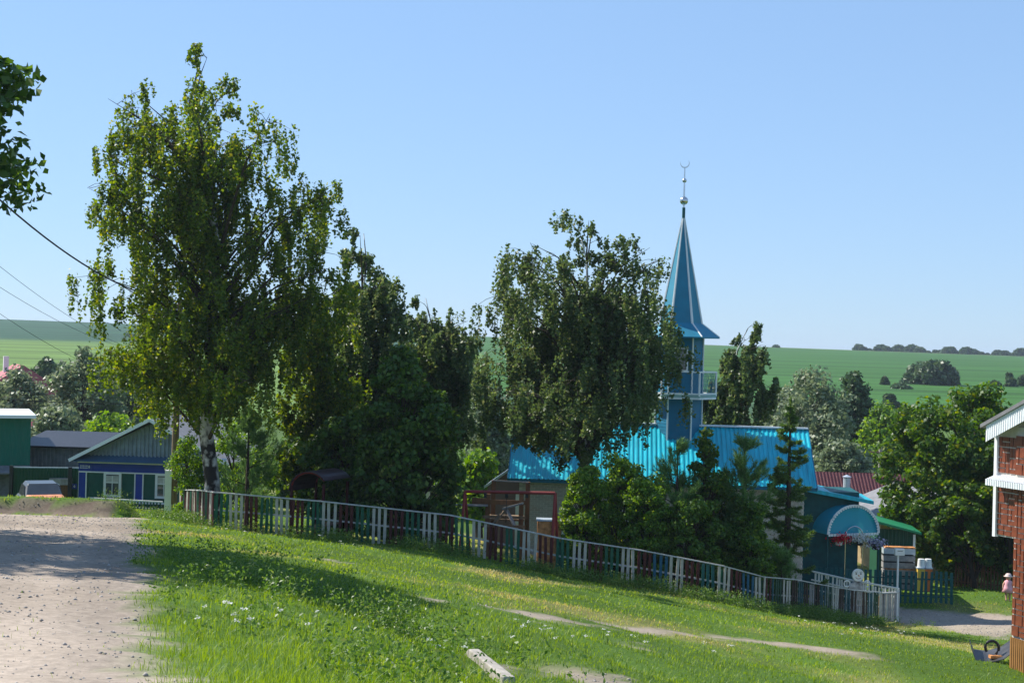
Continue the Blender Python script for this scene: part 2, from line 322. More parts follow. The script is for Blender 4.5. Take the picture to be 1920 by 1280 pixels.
# ------------------------------------------------------------------ ground sheet to the horizon
def axis(lo, hi, a, b, st, gr=1.13):
    mid = list(np.arange(a, b, st)); s = st; x = a; L = []
    while x > lo: s *= gr; x -= s; L.append(x)
    s = st; x = mid[-1]; H = []
    while x < hi: s *= gr; x += s; H.append(x)
    return np.array(L[::-1] + mid + H)
gx = axis(-3500, 3500, -22, 27, .31); gy = axis(-60, 5200, 6, 70, .31, 1.06)
GX, GY = np.meshgrid(gx, gy); GZ = gz(GX, GY)
nx, ny = len(gx), len(gy); idx = np.arange(nx * ny).reshape(ny, nx)
quads = np.stack([idx[:-1, :-1], idx[:-1, 1:], idx[1:, 1:], idx[1:, :-1]], -1).reshape(-1, 4)
ground = npmesh('ground', np.stack([GX, GY, GZ], -1).reshape(-1, 3), quads, gm, smooth=True); ground['kind'] = 'structure'
fx, fy = GX.ravel(), GY.ravel()
def mixc(c, new, k): return c * (1 - k[:, None]) + np.array(new)[None] * k[:, None]
c = np.tile(np.array([.075, .14, .02]), (len(fx), 1))
c = mixc(c, (.24, .22, .08), sstep(.5, .72, fbm(fx * .25, fy * .25, 3) * (.55 + .45 * sstep(17, 30, fy))) * .7)
dd = dirt(fx, fy); dn = fbm(fx * .8, fy * .8, 12)
dcol = np.array([.36, .29, .225])[None] * (1 - dn[:, None] * .25) + np.array([.06, .06, .06])[None] * (fbm(fx * .35, fy * .35, 40)[:, None])
re_ = road_e(fx, fy) + (dn - .5) * .5
rut = sum(np.exp(-((re_ + q_) / .28) ** 2) for q_ in (1.25, 2.9, 4.6)); dcol = dcol * (1 + (.14 * rut * (fy < 47) * (re_ < .2))[:, None]) * (1 - .16 * (np.exp(-((re_ + .5) / .35) ** 2) * (fy < 47))[:, None])
c = c * (1 - dd[:, None]) + dcol * dd[:, None]
tt = fx / np.maximum(fy, 1)
c = mixc(c, (.13, .10, .075), mound_face(fx, fy))
k = sstep(100, 150, fy); c = mixc(c, (.075, .13, .03), k)
k = sstep(235, 250, fy) * (tt > -.02); c = mixc(c, (.045, .125, .026), k)                      # right field
k = sstep(205, 212, fy) * (1 - sstep(246, 250, fy)) * (tt > -.02); c = mixc(c, (.055, .11, .05), k)
k = sstep(180, 200, fy) * (tt <= -.02); c = mixc(c, (.12, .20, .045), k)                       # left field, pale below
k = sstep(520, 528, fy) * (tt <= -.02); c = mixc(c, (.03, .085, .045), k)                      # and dark above
k = sstep(880, 890, fy) * (tt > .1); c = mixc(c, (.11, .16, .06), k)
c *= (1 + (fbm(fx * .02, fy * .05, 50) - .5) * .3)[:, None]
ca_ = ground.data.color_attributes.new('ground_colour', 'FLOAT_COLOR', 'POINT'); ca_.data.foreach_set('color', np.c_[c, np.ones(len(c))].astype(np.float32).ravel())
# ------------------------------------------------------------------ the long picket fence
FENCE = [tuple(at(*p).xy) for p in ((336, 990, 57), (400, 990, 48), (600, 1012, 47), (842, 1035, 47), (1050, 1082, 46.5), (1200, 1103, 47), (1355, 1130, 47.5), (1430, 1150, 48.5),
         (1490, 1154, 50), (1535, 1160, 52), (1650, 1170, 56.5))]
def walk(pts, step):
    out = []; carry = 0.0
    for (a, b) in zip(pts[:-1], pts[1:]):
        a, b = Vector(a), Vector(b); L = (b - a).length; d = (b - a) / L; t = carry
        while t < L: out.append((a + d * t, math.atan2(d.y, d.x))); t += step
        carry = t - L
    return out
def fence_run(name, label, pts, step, H, colours, wid, rail_m, post_m, mid=(.55,), tops=None, gap=0.06, jit=.015, railw=.05):
    base = empty(name, (pts[0][0], pts[0][1], g1(*pts[0]))); T(base, label, 'fence'); O = base.location.copy()
    meshes = {}
    for i, (p, rz) in enumerate(walk(pts, step)):
        m = colours(i)
        if m.name not in meshes:
            mb = MB(); mb.box((0, 0, H / 2), (wid, .022, H)); me = bpy.data.meshes.new('picket'); me.from_pydata(mb.v, [], mb.f); me.materials.append(m); meshes[m.name] = me
        o = bpy.data.objects.new('picket', meshes[m.name]); link(o, base)
        h = random.uniform(-jit, jit)
        o.location = Vector((p.x, p.y, g1(p.x, p.y) + gap + h)) - O; o.rotation_euler = (random.gauss(0, .012), random.gauss(0, .02), rz)
    for a, b in zip(pts[:-1], pts[1:]):
        A, B = Vector((*a, g1(*a))), Vector((*b, g1(*b))); d = (B - A).normalized(); nrm = Vector((d.y, -d.x, 0))
        n = max(1, int((B - A).length / 2.4)); pr = [A + (B - A) * k / n for k in range(n + 1)]
        pr = [Vector((q.x, q.y, g1(q.x, q.y))) for q in pr]
        for q, w in zip(pr[:-1], pr[1:]):
            if tops: MB().bar(q - O + Vector((0, 0, H + gap + tops / 2)), w - O + Vector((0, 0, H + gap + tops / 2)), railw + .03, tops).obj('top_rail', rail_m, base)
            for z in mid: MB().bar(q - O - nrm * .045 + Vector((0, 0, H * z)), w - O - nrm * .045 + Vector((0, 0, H * z)), .04, railw).obj('rail', rail_m, base)
            MB().box(Vector((q.x, q.y, q.z + H / 2 - .1)) - O - nrm * .1, (.07, .07, H + .1), math.atan2(d.y, d.x)).obj('post', post_m, base)
    return base
_cyc = [cream, maroon, green]
oldb = M('old_brown_board', (.045, .03, .022), .85, .4, 4, .2); tealold = M('faded_teal_board', (.02, .075, .085), .75, .4, 4, .2); oldg = M('old_green_board', (.02, .06, .035), .75, .4, 4, .2)
def longcol(i):
    if i < 48: return [cream, maroon, green, maroon][(i // 3) % 4]
    j = (i - 48) // 3
    if i > 48 + 112: return [oldb, tealold, oldb, greyw, oldb, tealold, oldg, cream][j % 8]
    if j % 3 == 2 and i > 128: return bluep if (i // 9) % 2 else teal
    return _cyc[j % 3]
fence_run('picket_fence', 'long picket fence in groups of cream, maroon and green boards along the grassy slope', FENCE, .178, 1.12, longcol, .092, greyrail, green, (.56,), .035)
TIP = [FENCE[-1], tuple(at(1683, 1168, 57.5).xy)]
fence_run('picket_fence', 'short weathered pale board panel closing the tip of the long picket fence', TIP, .15, 1.08, lambda i: greyw if i % 3 else cream, .13, greyrail, wood, (.5,), .05)
FARF = [TIP[1], tuple(at(1600, 1100, 59.3).xy), tuple(at(1522, 1085, 60.6).xy)]
fence_run('picket_fence', 'low white picket fence behind the snowman figure', FARF, .16, 1.22, lambda i: white, .07, white, white, (.8, .5), .06)
TEALF = [tuple(at(1530, 1098, 61.6).xy), tuple(at(1655, 1100, 61.6).xy), tuple(at(1787, 1106, 61.0).xy)]
fence_run('picket_fence', 'dark teal picket fence in front of the arched porch', TEALF, .205, 1.3, lambda i: teal, .115, teal, teal, (.8, .25), None)
BROWNF = [tuple(at(1790, 1100, 68).xy), tuple(at(1930, 1112, 66).xy)]
fence_run('picket_fence', 'plain brown wooden picket fence under the maple', BROWNF, .15, 1.15, lambda i: brownw, .07, brownw, brownw, (.75, .25), None)
# ------------------------------------------------------------------ mosque
TH = R(-4); E0 = at(1532, 915, 60.0); LM = 12.6; RISE = 2.2; HALF = 3.3
mq = empty('mosque', (E0.x, E0.y, g1(E0.x - 4, E0.y + 3) - .3), TH); T(mq, 'turquoise roofed brick mosque with hexagonal blue minaret and silver crescent', 'mosque')
ze = E0.z - mq.location.z
roof = MB(); ridged(roof, (-LM, 0, ze), (0, 0, ze), (-LM, HALF, ze + RISE), 66, .03); ridged(roof, (0, 2 * HALF, ze), (-LM, 2 * HALF, ze), (0, HALF, ze + RISE), 66, .03)
roof = roof.obj('roof', roofblue, mq)
MB().bar((-LM, HALF, ze + RISE + .05), (.0, HALF, ze + RISE + .05), .24, .07).obj('ridge_cap', whitem, roof)
for x in (-LM, 0):
    MB().bar((x, 0, ze - .05), (x, HALF, ze + RISE - .05), .04, .16).obj('bargeboard', sidingblue, roof); MB().bar((x, 2 * HALF, ze - .05), (x, HALF, ze + RISE - .05), .04, .16).obj('bargeboard', sidingblue, roof)
MB().bar((-LM, .05, ze - .07), (0, .05, ze - .07), .04, .14).obj('fascia', sidingblue, roof)
MB().box((-LM / 2, .3, ze - .1), (LM - .1, .55, .03)).obj('soffit', sidingblue, roof)
wall = MB(); wall.box((-LM / 2, HALF, (ze - .12) / 2 - .3), (LM - .9, 2 * HALF - 1.1, ze + .5)); wall = wall.obj('wall', mortar, mq)
gab = MB()
for x in (-LM + .45, -.45 - .03): gab.prism([(x, .55, ze - .1), (x, 2 * HALF - .55, ze - .1), (x, HALF, ze + RISE - .45)], (.03, 0, 0))
gab.obj('gable', sidingblue, mq)
bk = MB(); zz = .2; row = 0
while zz < ze - .2:
    x = -LM + .45 + (.13 if row % 2 else 0)
    while x < -.46:
        w = min(.25, -.45 - x); bk.box((x + w / 2, .545, zz), (w - .012, .022, .076)) if w > .06 else None; x += .262
    y = .55 + (.13 if row % 2 else 0)
    while y < 2 * HALF - .6:
        w = min(.25, 2 * HALF - .56 - y); bk.box((-.445, y + w / 2, zz), (.022, w - .012, .076)) if w > .06 else None; y += .262
    zz += .088; row += 1
b_ = bk.obj('bricks', brickm, wall); b_['kind'] = 'stuff'
for x in (-10.6, -8.0, -2.6):
    w_ = MB().box((x, .5, 1.75), (1.1, .05, 1.3)).obj('window', white, wall); MB().box((x, .47, 1.75), (.92, .02, 1.12)).obj('pane', glass, w_)
# minaret
mx_, my_ = -5.53, HALF
def hexp(r, z, off=0): return [(mx_ + r * math.cos(R(60 * k + off)), my_ + r * math.sin(R(60 * k + off)), z) for k in range(6)]
def zpx(py): return at(1280, py, 63.4).z - mq.location.z
zb, zf, zr, zs, za = ze + .6, zpx(741), zpx(631), zpx(604), zpx(408)
RT = .98
tower = MB().prism(hexp(RT - .03, zb - .5), (0, 0, zr - zb + .6)).obj('minaret', sidingblue, mq)
sd = MB()
for k in range(6):
    a, b = hexp(RT - .02, zb - .3)[k], hexp(RT - .02, zb - .3)[(k + 1) % 6]; laps(sd, a, b, zr - zb + .3, 40, .02)
sd.obj('siding', sidingblue, tower)
for v in hexp(RT + .015, 0): MB().tube([(v[0], v[1], zb - .3), (v[0], v[1], zr)], .04, 6).obj('corner_trim', white, tower)
sk = MB(); lo, hi = hexp(1.68, zr), hexp(.86, zs)
sk.add(lo + hi + hexp(1.68, zr - .05) , [(k, (k + 1) % 6, 6 + (k + 1) % 6, 6 + k) for k in range(6)] + [(12 + k, 12 + (k + 1) % 6, (k + 1) % 6, k) for k in range(6)] + [tuple(range(17, 11, -1))]).obj('skirt_roof', spireblue, tower)
tip = (mx_, my_, za); sb = hexp(.9, zs - .06)
spire = MB().add(sb + [(mx_ + .045 * math.cos(R(60 * k)), my_ + .045 * math.sin(R(60 * k)), za) for k in range(6)], [(k, (k + 1) % 6, 6 + (k + 1) % 6, 6 + k) for k in range(6)]).obj('spire', spireblue, mq)
for k, v in enumerate(sb): MB().tube([v, (mx_ + .05 * math.cos(R(60 * k)), my_ + .05 * math.sin(R(60 * k)), za)], [.06, .03], 6).obj('hip_trim', white, spire)
for a, b in zip(lo, hi): MB().tube([a, b], .035, 6).obj('hip_trim', white, tower)
zc = zpx(305)
MB().tube([(mx_, my_, za - .1), (mx_, my_, zpx(388))], .07, 10).obj('collar', teal, spire)
MB().tube([(mx_, my_, zpx(390)), (mx_, my_, zpx(313))], [.05, .025], 8).obj('finial_rod', silver, spire)
for py, r in ((375, .18), (337, .095)):
    MB().lathe([(r * math.sin(R(a)), -r * math.cos(R(a))) for a in range(0, 181, 15)], (mx_, my_, zpx(py)), 20).obj('finial_ball', silver, spire, smooth=True)
cr = MB(); N_ = 26; ro, ri, off_ = .20, .175, .055; top_, bot_ = [], []
for k in range(N_ + 1):
    a = R(-205 + 250 * k / N_) ; w_ = .052 * math.sin(math.pi * k / N_) + .004
    for r_ in (ro, ro - w_):
        top_.append((mx_ + r_ * math.cos(a), my_ - .018, zc + .0 + r_ * math.sin(a)))
n_ = len(top_); vs = top_ + [(x, y + .036, z) for x, y, z in top_]; fs = []
for k in range(N_):
    i = 2 * k; fs += [(i, i + 1, i + 3, i + 2), (n_ + i, n_ + i + 2, n_ + i + 3, n_ + i + 1), (i, i + 2, n_ + i + 2, n_ + i), (i + 1, n_ + i + 1, n_ + i + 3, i + 3)]
cr.add(vs, fs).obj('crescent', silver, spire)
bal = MB().prism(hexp(1.6, zf - .06), (0, 0, .12)).obj('balcony', M('pale_green_floor', (.25, .38, .34), .7, .1, 4), mq)
for k in range(6):
    a, b = hexp(1.57, zf)[k], hexp(1.57, zf)[(k + 1) % 6]
    MB().tube([(a[0], a[1], zf), (a[0], a[1], zf + 1.05)], .045, 8).obj('rail_post', white, bal)
    for z in (1.03, .1): MB().bar((a[0], a[1], zf + z), (b[0], b[1], zf + z), .05, .06).obj('rail', white, bal)
    MB().bar((a[0], a[1], zf - .09), (b[0], b[1], zf - .09), .05, .09).obj('fascia', white, bal)
    mb = MB(); A, B = Vector(a), Vector(b)
    for q in range(13):
        p1 = A + (B - A) * (q / 12)
        for dq in (2, -2):
            if 0 <= q + dq <= 12: mb.bar(p1 + Vector((0, 0, .12)), A + (B - A) * ((q + dq) / 12) + Vector((0, 0, 1.0)), .008, .008)
    mb.obj('mesh_panel', sidingblue, bal)
fa = Vector(hexp(RT + .03, 0)[4]); fb = Vector(hexp(RT + .03, 0)[5]); fm = (fa + fb) / 2
w_ = MB().box((fm.x, fm.y - .01, zf + 1.55), (.62, .04, 1.05)).obj('window', white, tower); MB().box((fm.x, fm.y - .035, zf + 1.55), (.48, .02, .9)).obj('pane', glass, w_)
# side annex with flat blue roof
an = MB().box((1.0, 4.3, ze / 2 - .5), (2.4, 2.4, ze + .2)).obj('annex', teal, mq)
MB().prism([(-.35, 2.7, ze - .35), (2.75, 2.7, ze - .85), (2.75, 2.7, ze - .70), (-.35, 2.7, ze - .18)], (0, 3.2, 0)).obj('annex_roof', roofblue, an)
# ------------------------------------------------------------------ arched porch with flower baskets
pf = at(1600, 1000, 62.6); pz = g1(pf.x, pf.y); po = empty('arched_porch', (pf.x, pf.y, pz), R(24)); T(po, 'blue arched polycarbonate porch canopy with white lace trim over teal gate', 'porch')
h0 = pf.z - pz; PW, PA, PD = 1.32, 1.2, 2.3
arc = [(PW * math.cos(R(a)), PA * math.sin(R(a))) for a in range(180, -1, -10)]
vs = [(x, y, h0 + z) for y in (0, PD) for x, z in arc]; n = len(arc)
MB().add(vs, [(i, i + 1, n + i + 1, n + i) for i in range(n - 1)]).obj('canopy', polyc, po, smooth=True)
MB().add([(x, .1, h0 + z) for x, z in arc], [tuple(range(n))]).obj('front_panel', polyc, po)
MB().tube([(x * 1.01, -.01, h0 + z * 1.01) for x, z in arc], .03, 6).obj('front_arch', white, po)
MB().tube([(x, PD, h0 + z) for x, z in arc], .03, 6).obj('rear_arch', white, po)
lace = MB()
for a in range(2, 179, 6):
    x, z = PW * math.cos(R(a)), PA * math.sin(R(a)); lace.lathe([(.0, -.012), (.052, -.012), (.052, .012), (0, .012)], (0, 0, 0), 8)
    m_ = Matrix.Rotation(R(90), 3, 'X')
    for q in range(len(lace.v) - 32, len(lace.v)): lace.v[q] = tuple(m_ @ Vector(lace.v[q]) + Vector((x * .965, -.015, h0 + z * .965)))
for k in range(18): lace.box((-PW + .07 + k * .147, -.015, h0 - .03), (.12, .02, .1))
lace.obj('lace_trim', white, po)
for x in (-PW, PW):
    for y in (0, PD): MB().tube([(x, y, -.2), (x, y, h0)], .035, 8).obj('post', teal, po)
MB().tube([(-.45, -.05, 0), (-.45, -.05, h0 - .1)] + [(.45 * -math.cos(R(a)), -.05, h0 - .1 + .42 * math.sin(R(a))) for a in range(15, 166, 15)] + [(.45, -.05, h0 - .1), (.45, -.05, 0)], .025, 8).obj('gate_hoop', silver, po)
gp = MB(); ridged(gp, (-PW, PD - .1, .0), (PW * .35, PD - .1, 0), (-PW, PD - .1, h0), 12, .03); gp.obj('back_wall', teal, po)
MB().box((PW * .62, PD - .1, 1.0), (.55, .04, 2.0)).obj('door', M('pale_green_door', (.35, .45, .30), .6, .1, 4), po)
def leaves(name, P, size, mat, parent, rs, asp=.6, up=0.0, outward=None, droop=None):
    """one rhombic leaf per point"""
    n = len(P); a = rs.normal(size=(n, 3)); nrm = a / np.linalg.norm(a, axis=1, keepdims=True)
    if outward is not None: nrm = nrm * .75 + outward * .6
    nrm[:, 2] += up; nrm /= np.linalg.norm(nrm, axis=1, keepdims=True)
    t = np.cross(nrm, rs.normal(size=(n, 3))); 
    if droop: t[:, 2] -= droop; t -= nrm * (t * nrm).sum(1, keepdims=True)
    t /= np.linalg.norm(t, axis=1, keepdims=True); b = np.cross(nrm, t)
    s = (size * rs.uniform(.65, 1.3, n))[:, None]
    bend = nrm * s * .12
    V = np.stack([P - t * s * .5, P + b * s * .5 * asp + bend, P + t * s * .5, P - b * s * .5 * asp + bend], 1).reshape(-1, 3)
    Fq = np.arange(n * 4).reshape(n, 4)
    return npmesh(name, V, Fq, mat, parent, rnd=np.repeat(rs.rand(n), 4))
RS = np.random.RandomState(3)
for px, py, m, nm in ((1573, 1008, Lred, 'red'), (1612, 1008, Lflower, 'white'), (1641, 1016, Lviolet, 'violet and white')):
    q = at(px, py, 62.5); bq = empty('flower_basket', q); T(bq, f'hanging basket of {nm} flowers under the porch arch', 'flower basket')
    MB().lathe([(.05, -.32), (.13, -.3), (.17, -.14), (.15, -.14), (.1, -.28), (0, -.28)], n=12).obj('pot', white if nm == 'red' else asphaltdark, bq)
    MB().tube([(0, 0, -.14), (0, 0, h0 - (q.z - pz) + .02)], .008, 5).obj('hanger', darkm, bq)
    G = RS.normal(size=(320, 3)) * (.22, .18, .11) - (0, .12, 0); leaves('blossom', G, .10, m, bq, RS); leaves('foliage', RS.normal(size=(160, 3)) * (.2, .15, .1) - (0, 0, .08), .08, Lweed, bq, RS)
# ------------------------------------------------------------------ yard behind the teal fence
q = grd(1682, 66.5, 1040); gs = empty('green_shed', q, R(-6)); T(gs, 'small green shed with sloping green roof beside the porch', 'shed')
hs = at(1682, 1000, 66.5).z - q.z
mb = MB(); ridged(mb, (-.9, 0, -.2), (.75, 0, -.2), (-.9, 0, hs + .2), 10, .03); mb.obj('front_wall', gategreen, gs); MB().box((-.07, 1.3, hs / 2 - .1), (1.6, 2.5, hs)).obj('wall', gategreen, gs)
MB().prism([(-1.1, -.3, hs + .50), (1.0, -.3, hs + .02), (1.0, -.3, hs + .12), (-1.1, -.3, hs + .60)], (0, 3, 0)).obj('roof', greenroof, gs); MB().box((.72, -.05, hs / 2), (.1, .06, hs)).obj('corner_board', white, gs)
sp = grd(1684, 65.3, 1040); st = empty('board_stack', sp, R(-4)); T(st, 'tall stack of grey boards with dark spacers before the green shed', 'boards')
zt = at(1684, 1024, 65.3).z - sp.z; nbd = 6
for k in range(nbd):
    MB().box((0, 0, zt * (k + .42) / nbd), (1.38, .5, zt / nbd * .78)).obj('board', greyw if k < nbd - 1 else zinc, st); MB().box((random.uniform(-.1, .1), 0, zt * (k + .9) / nbd), (1.3, .45, zt / nbd * .2)).obj('spacer', rust if k % 3 == 2 else asphaltdark, st)
for px, cm, nm in ((1725, M('yellow_paint', (.65, .42, .06), .6, .1, 4), 'yellow'), (1738, M('orange_paint', (.55, .14, .03), .6, .1, 4), 'orange')):
    q = grd(px, 64.6, 1080); hv = empty('beehive', q); T(hv, f'{nm} beehive box behind the teal fence', 'beehive')
    top = at(px, 1064, 64.6).z - q.z
    for k in range(2): MB().box((0, 0, top * (k + .5) / 2), (.33 if k else .36, .4, top / 2 - .02)).obj('hive_body', cm, hv, bevel=.01)
    MB().box((0, 0, top + .015), (.38, .45, .05)).obj('lid', zinc, hv)
    bq = empty('bucket', (q.x + .02, q.y - .02, q.z + top + .04)); T(bq, f'upturned white bucket standing on the {nm} beehive', 'bucket')
    MB().lathe([(.0, .36), (.135, .36), (.14, .345), (.165, .02), (.178, .02), (.178, 0), (.15, 0)], n=18).obj('pail', white, bq, smooth=False); MB().tube([(.17 * math.cos(R(a)), -.03 - .1 * math.sin(R(a)), .03) for a in range(0, 181, 20)], .006, 5).obj('handle', zinc, bq)
q = grd(1760, 74, 1030); hh = empty('tan_house', q, R(5)); T(hh, 'tan plastered house with white framed window behind the maple', 'house')
hw = at(1750, 1000, 74).z - q.z
hwal = MB().box((0, 3, hw / 2 - .3), (6.0, 6, hw + 1.4)).obj('wall', plaster, hh)
MB().prism([(-3.4, -.4, hw + .6), (3.4, -.4, hw + .6), (0, -.4, hw + 2.0)], (0, 7, 0)).obj('roof', slate, hh)
w_ = MB().box((-.2, -.02, hw - .75), (1.3, .08, 1.5)).obj('window', white, hwal)
for x in (-.5, .1): MB().box((x, -.065, hw - .75), (.5, .02, 1.3)).obj('pane', glass, w_)
q = grd(1600, 84, 930); mh = empty('maroon_roofed_house', q, R(-2)); T(mh, 'house with ribbed maroon metal roof behind the mosque', 'house')
za_, zb_ = at(1600, 884, 86).z - q.z, at(1600, 985, 82).z - q.z
mb = MB(); ridged(mb, (-3.4, -2.5, zb_), (4.6, -2.5, zb_), (-3.4, 1.2, za_), 42, .03); ridged(mb, (4.6, 5.0, zb_), (-3.4, 5.0, zb_), (4.6, 1.2, za_), 42, .03); rf = mb.obj('roof', maroonroof, mh)
MB().box((.6, 1.2, zb_ / 2 - .2), (7.4, 6.6, zb_ + .3)).obj('wall', plaster, mh)
gbl = MB()
for x in (-3.1, 4.27): gbl.prism([(x, -2.1, zb_), (x, 4.6, zb_), (x, 1.2, za_ - .15)], (.03, 0, 0))
gbl.obj('gable', wood, mh)
c1 = at(1588, 935, 83); c0 = Vector((c1.x - q.x, -1.0, 0)); zq = zb_ + (za_ - zb_) * .4
MB().tube([(c0.x, c0.y, zq - .3), (c0.x, c0.y, zq + 1.5)], .2, 12).obj('chimney_pipe', zinc, rf); MB().lathe([(.0, .12), (.26, 0), (.24, -.02), (0, .08)], (c0.x, c0.y, zq + 1.55), 12).obj('chimney_cap', zinc, rf)
# sign box on a pole
q = grd(1682, 59.3, 1100); sg = empty('post_box', q); T(sg, 'white box on a thin white pole beside the lane', 'post box'); zt = at(1687, 1034, 59.3).z - q.z
MB().tube([(0, 0, -.2), (0, 0, zt)], .04, 10).obj('pole', white, sg); bx_ = MB().box((.05, 0, zt), (.38, .2, .27)).obj('box', white, sg, bevel=.012); MB().box((.05, -.104, zt + .05), (.2, .008, .02)).obj('slot', darkm, bx_)
# snowman cut-out
q = Vector((*at(1606, 1110, 58.9).xy, 0)); q.z = g1(q.x, q.y); sn = empty('snowman_figure', q, R(8)); T(sn, 'painted snowman figure with smiling white head and grey round body', 'snowman')
zh, zbd = at(1607, 1077, 58.9).z - q.z, at(1605, 1100, 58.9).z - q.z
def disc(name, r, x, z, d, m, par, y=0, rz=1.0):
    mb = MB(); mb.lathe([(0, -d), (r * .96, -d), (r, -d * .6), (r, d * .6), (r * .96, d), (0, d)], n=28)
    mb.v = [(x + a, y + c_, z + b * rz) for a, b, c_ in mb.v]; return mb.obj(name, m, par)
disc('body', .37, 0, zbd - .12, .05, M('grey_worn_paint', (.16, .15, .15), .7, .5, 5, col2=(.4, .4, .4)), sn)
hd = disc('head', .25, .02, zh, .05, white, sn, -.03)
for x in (-.09, .1):
    disc('eye', .03, .02 + x, zh + .06, .008, darkm, hd, -.085); MB().bar((.02 + x - .05, -.085, zh + .125), (.02 + x + .05, -.085, zh + .14), .01, .015).obj('eyebrow', darkm, hd)
MB().tube([(.02, -.085, zh + .0), (.04, -.12, zh - .02), (.055, -.15, zh - .035)], [.025, .018, .005], 8).obj('nose', M('carrot_paint', (.6, .2, .05), .6, .1, 4), hd)
MB().tube([(.02 + .12 * math.cos(R(a)), -.085, zh - .03 + .11 * math.sin(R(a))) for a in range(205, 340, 15)], .01, 6).obj('mouth', redm, hd)
for s in (-1, 1):
    MB().tube([(s * .3, 0, zbd - .05)] + [(s * (.42 + .12 * math.cos(R(a))), 0, zbd + .14 + .12 * math.sin(R(a))) for a in range(220, 560, 20)], .028, 8).obj('arm', white, sn)
MB().box((0, .03, (zbd - .3) / 2), (.08, .05, zbd - .2)).obj('stake', wood, sn)
# child in pink
q = grd(1889, 62.5, 1128); ch = empty('person', q, R(-20)); T(ch, 'small child in a pink dress and pale hat by the brown fence', 'person')
mb = MB(); mb.lathe([(.0, .42), (.2, .42), (.17, .55), (.12, .72), (.13, .82), (.06, .88), (.045, .92)], n=14)
for s in (-1, 1):
    mb.tube([(s * .07, 0, .45), (s * .07, .01, .25), (s * .065, 0, .06), (s * .065, -.07, .02)], [.06, .05, .035, .03], 8)
bd = mb.obj('body', skin, ch, smooth=True)
hb = MB(); 
hb.lathe([(.11 * math.sin(R(a)), .13 * -math.cos(R(a))) for a in range(0, 181, 15)], (0, 0, 1.0), 14)
for s in (-1, 1): hb.tube([(s * .11, 0, .83), (s * .19, 0, .70), (s * .2, -.05, .56), (s * .2, -.06, .5)], [.045, .038, .03, .035], 8)
hb.obj('head_and_arms', skin, bd, smooth=True)
MB().lathe([(.24, .38), (.25, .38), (.19, .58), (.14, .72), (.155, .84), (.07, .895)], n=16).obj('dress', pinkc, bd, smooth=True)
MB().lathe([(.19, 1.04), (.195, 1.05), (.125, 1.07), (.12, 1.12), (.08, 1.165), (0, 1.175)], n=16).obj('hat', M('pale_hat', (.72, .55, .5), .8, .1, 5), bd, smooth=True)
# ------------------------------------------------------------------ playground behind the fence
def pl(px, py, Y, o): return at(px, py, Y) - o
q = grd(955, 49.5, 990); sw = empty('swing_frame', q); T(sw, 'red steel swing frame with one bare crossbeam behind the fence', 'swing frame')
b0, b1 = pl(872, 921, 49.5, q), pl(1041, 924, 48.6, q)
MB().tube([b0, b1], .055, 10).obj('crossbeam', redm, sw)
for bx, ox in ((b0, -.1), (b1, 0)):
    for dx, dy in ((-.12, -.5), (.2, .75)):
        gx_, gy_ = bx.x + dx + q.x, bx.y + dy + q.y; MB().tube([bx, (gx_ - q.x, gy_ - q.y, g1(gx_, gy_) - q.z - .1)], .05, 10).obj('leg', redm, sw)
for px in (910, 950, 988):
    c = pl(px, 922.5, 49.2, q); MB().box(c - Vector((0, 0, .1)), (.1, .1, .16)).obj('hanger_bracket', darkm, sw)
for px in (950,): c = pl(px, 922.5, 49.2, q); MB().tube([c, c - Vector((0, 0, 1.0))], .014, 6).obj('chain', darkm, sw)
q = grd(948, 52.5, 1000); pt = empty('play_tower', q); T(pt, 'brown wooden climbing tower with sloping planks behind the swing frame', 'play tower')
for px, ptop, Y in ((915, 925, 52), (926, 900, 53.4), (978, 925, 52), (990, 903, 53.4)):
    t_ = pl(px, ptop, Y, q); MB().box((t_.x, t_.y, t_.z / 2 - .1), (.16, .16, t_.z + .2)).obj('post', brownw, pt)
for py, th in ((940, .16), (968, .1), (985, .1)):
    MB().bar(pl(905, py, 51.9, q), pl(985, py + 2, 51.9, q), .04, th).obj('plank', brownw if th > .1 else wood, pt)
MB().bar(pl(943, 953, 51.7, q), pl(980, 943, 51.5, q), .22, .06).obj('plank', greyw, pt); MB().bar(pl(925, 984, 51.5, q), pl(944, 955, 51.7, q), .2, .05).obj('plank', wood, pt); MB().bar(pl(950, 955, 51.6, q), pl(965, 985, 51.3, q), .12, .05).obj('plank', greyw, pt)
MB().bar(pl(855, 946, 51.8, q), pl(915, 947, 51.8, q), .3, .05).obj('plank', greyw, pt); MB().bar(pl(885, 938, 52, q), pl(915, 940, 52, q), .05, .22).obj('plank', brownw, pt)
MB().bar(pl(924, 900, 53.3, q), pl(991, 904, 53.3, q), .03, .04).obj('top_rail', greyw, pt)
fl = MB().box(pl(950, 970, 52.7, q), (1.25, 1.4, .06)).obj('deck', wood, pt)
q = grd(1030, 50.5, 1000); tk = empty('rusty_tank', q); T(tk, 'rusty orange sheet metal tank standing behind the swing leg', 'tank'); zt = at(1030, 977, 50.5).z - q.z
MB().box((0, .3, zt / 2 - .1), (.82, .6, zt + .2)).obj('shell', rust, tk, bevel=.03); MB().box((0, .3, zt + .03), (.9, .66, .05)).obj('lid', zinc, tk)
q = grd(955, 66, 960); bs = empty('mauve_shed', q, R(-6)); T(bs, 'mauve sheet metal shed with gable and white door by the mosque', 'shed'); z0, z1 = at(935, 912, 66).z - q.z, at(948, 884, 66).z - q.z
MB().prism([(-1.0, 0, -.4), (.62, 0, -.4), (.62, 0, z0), (-.05, 0, z1), (-1.0, 0, z0)], (0, 3, 0)).obj('wall', mauve, bs)
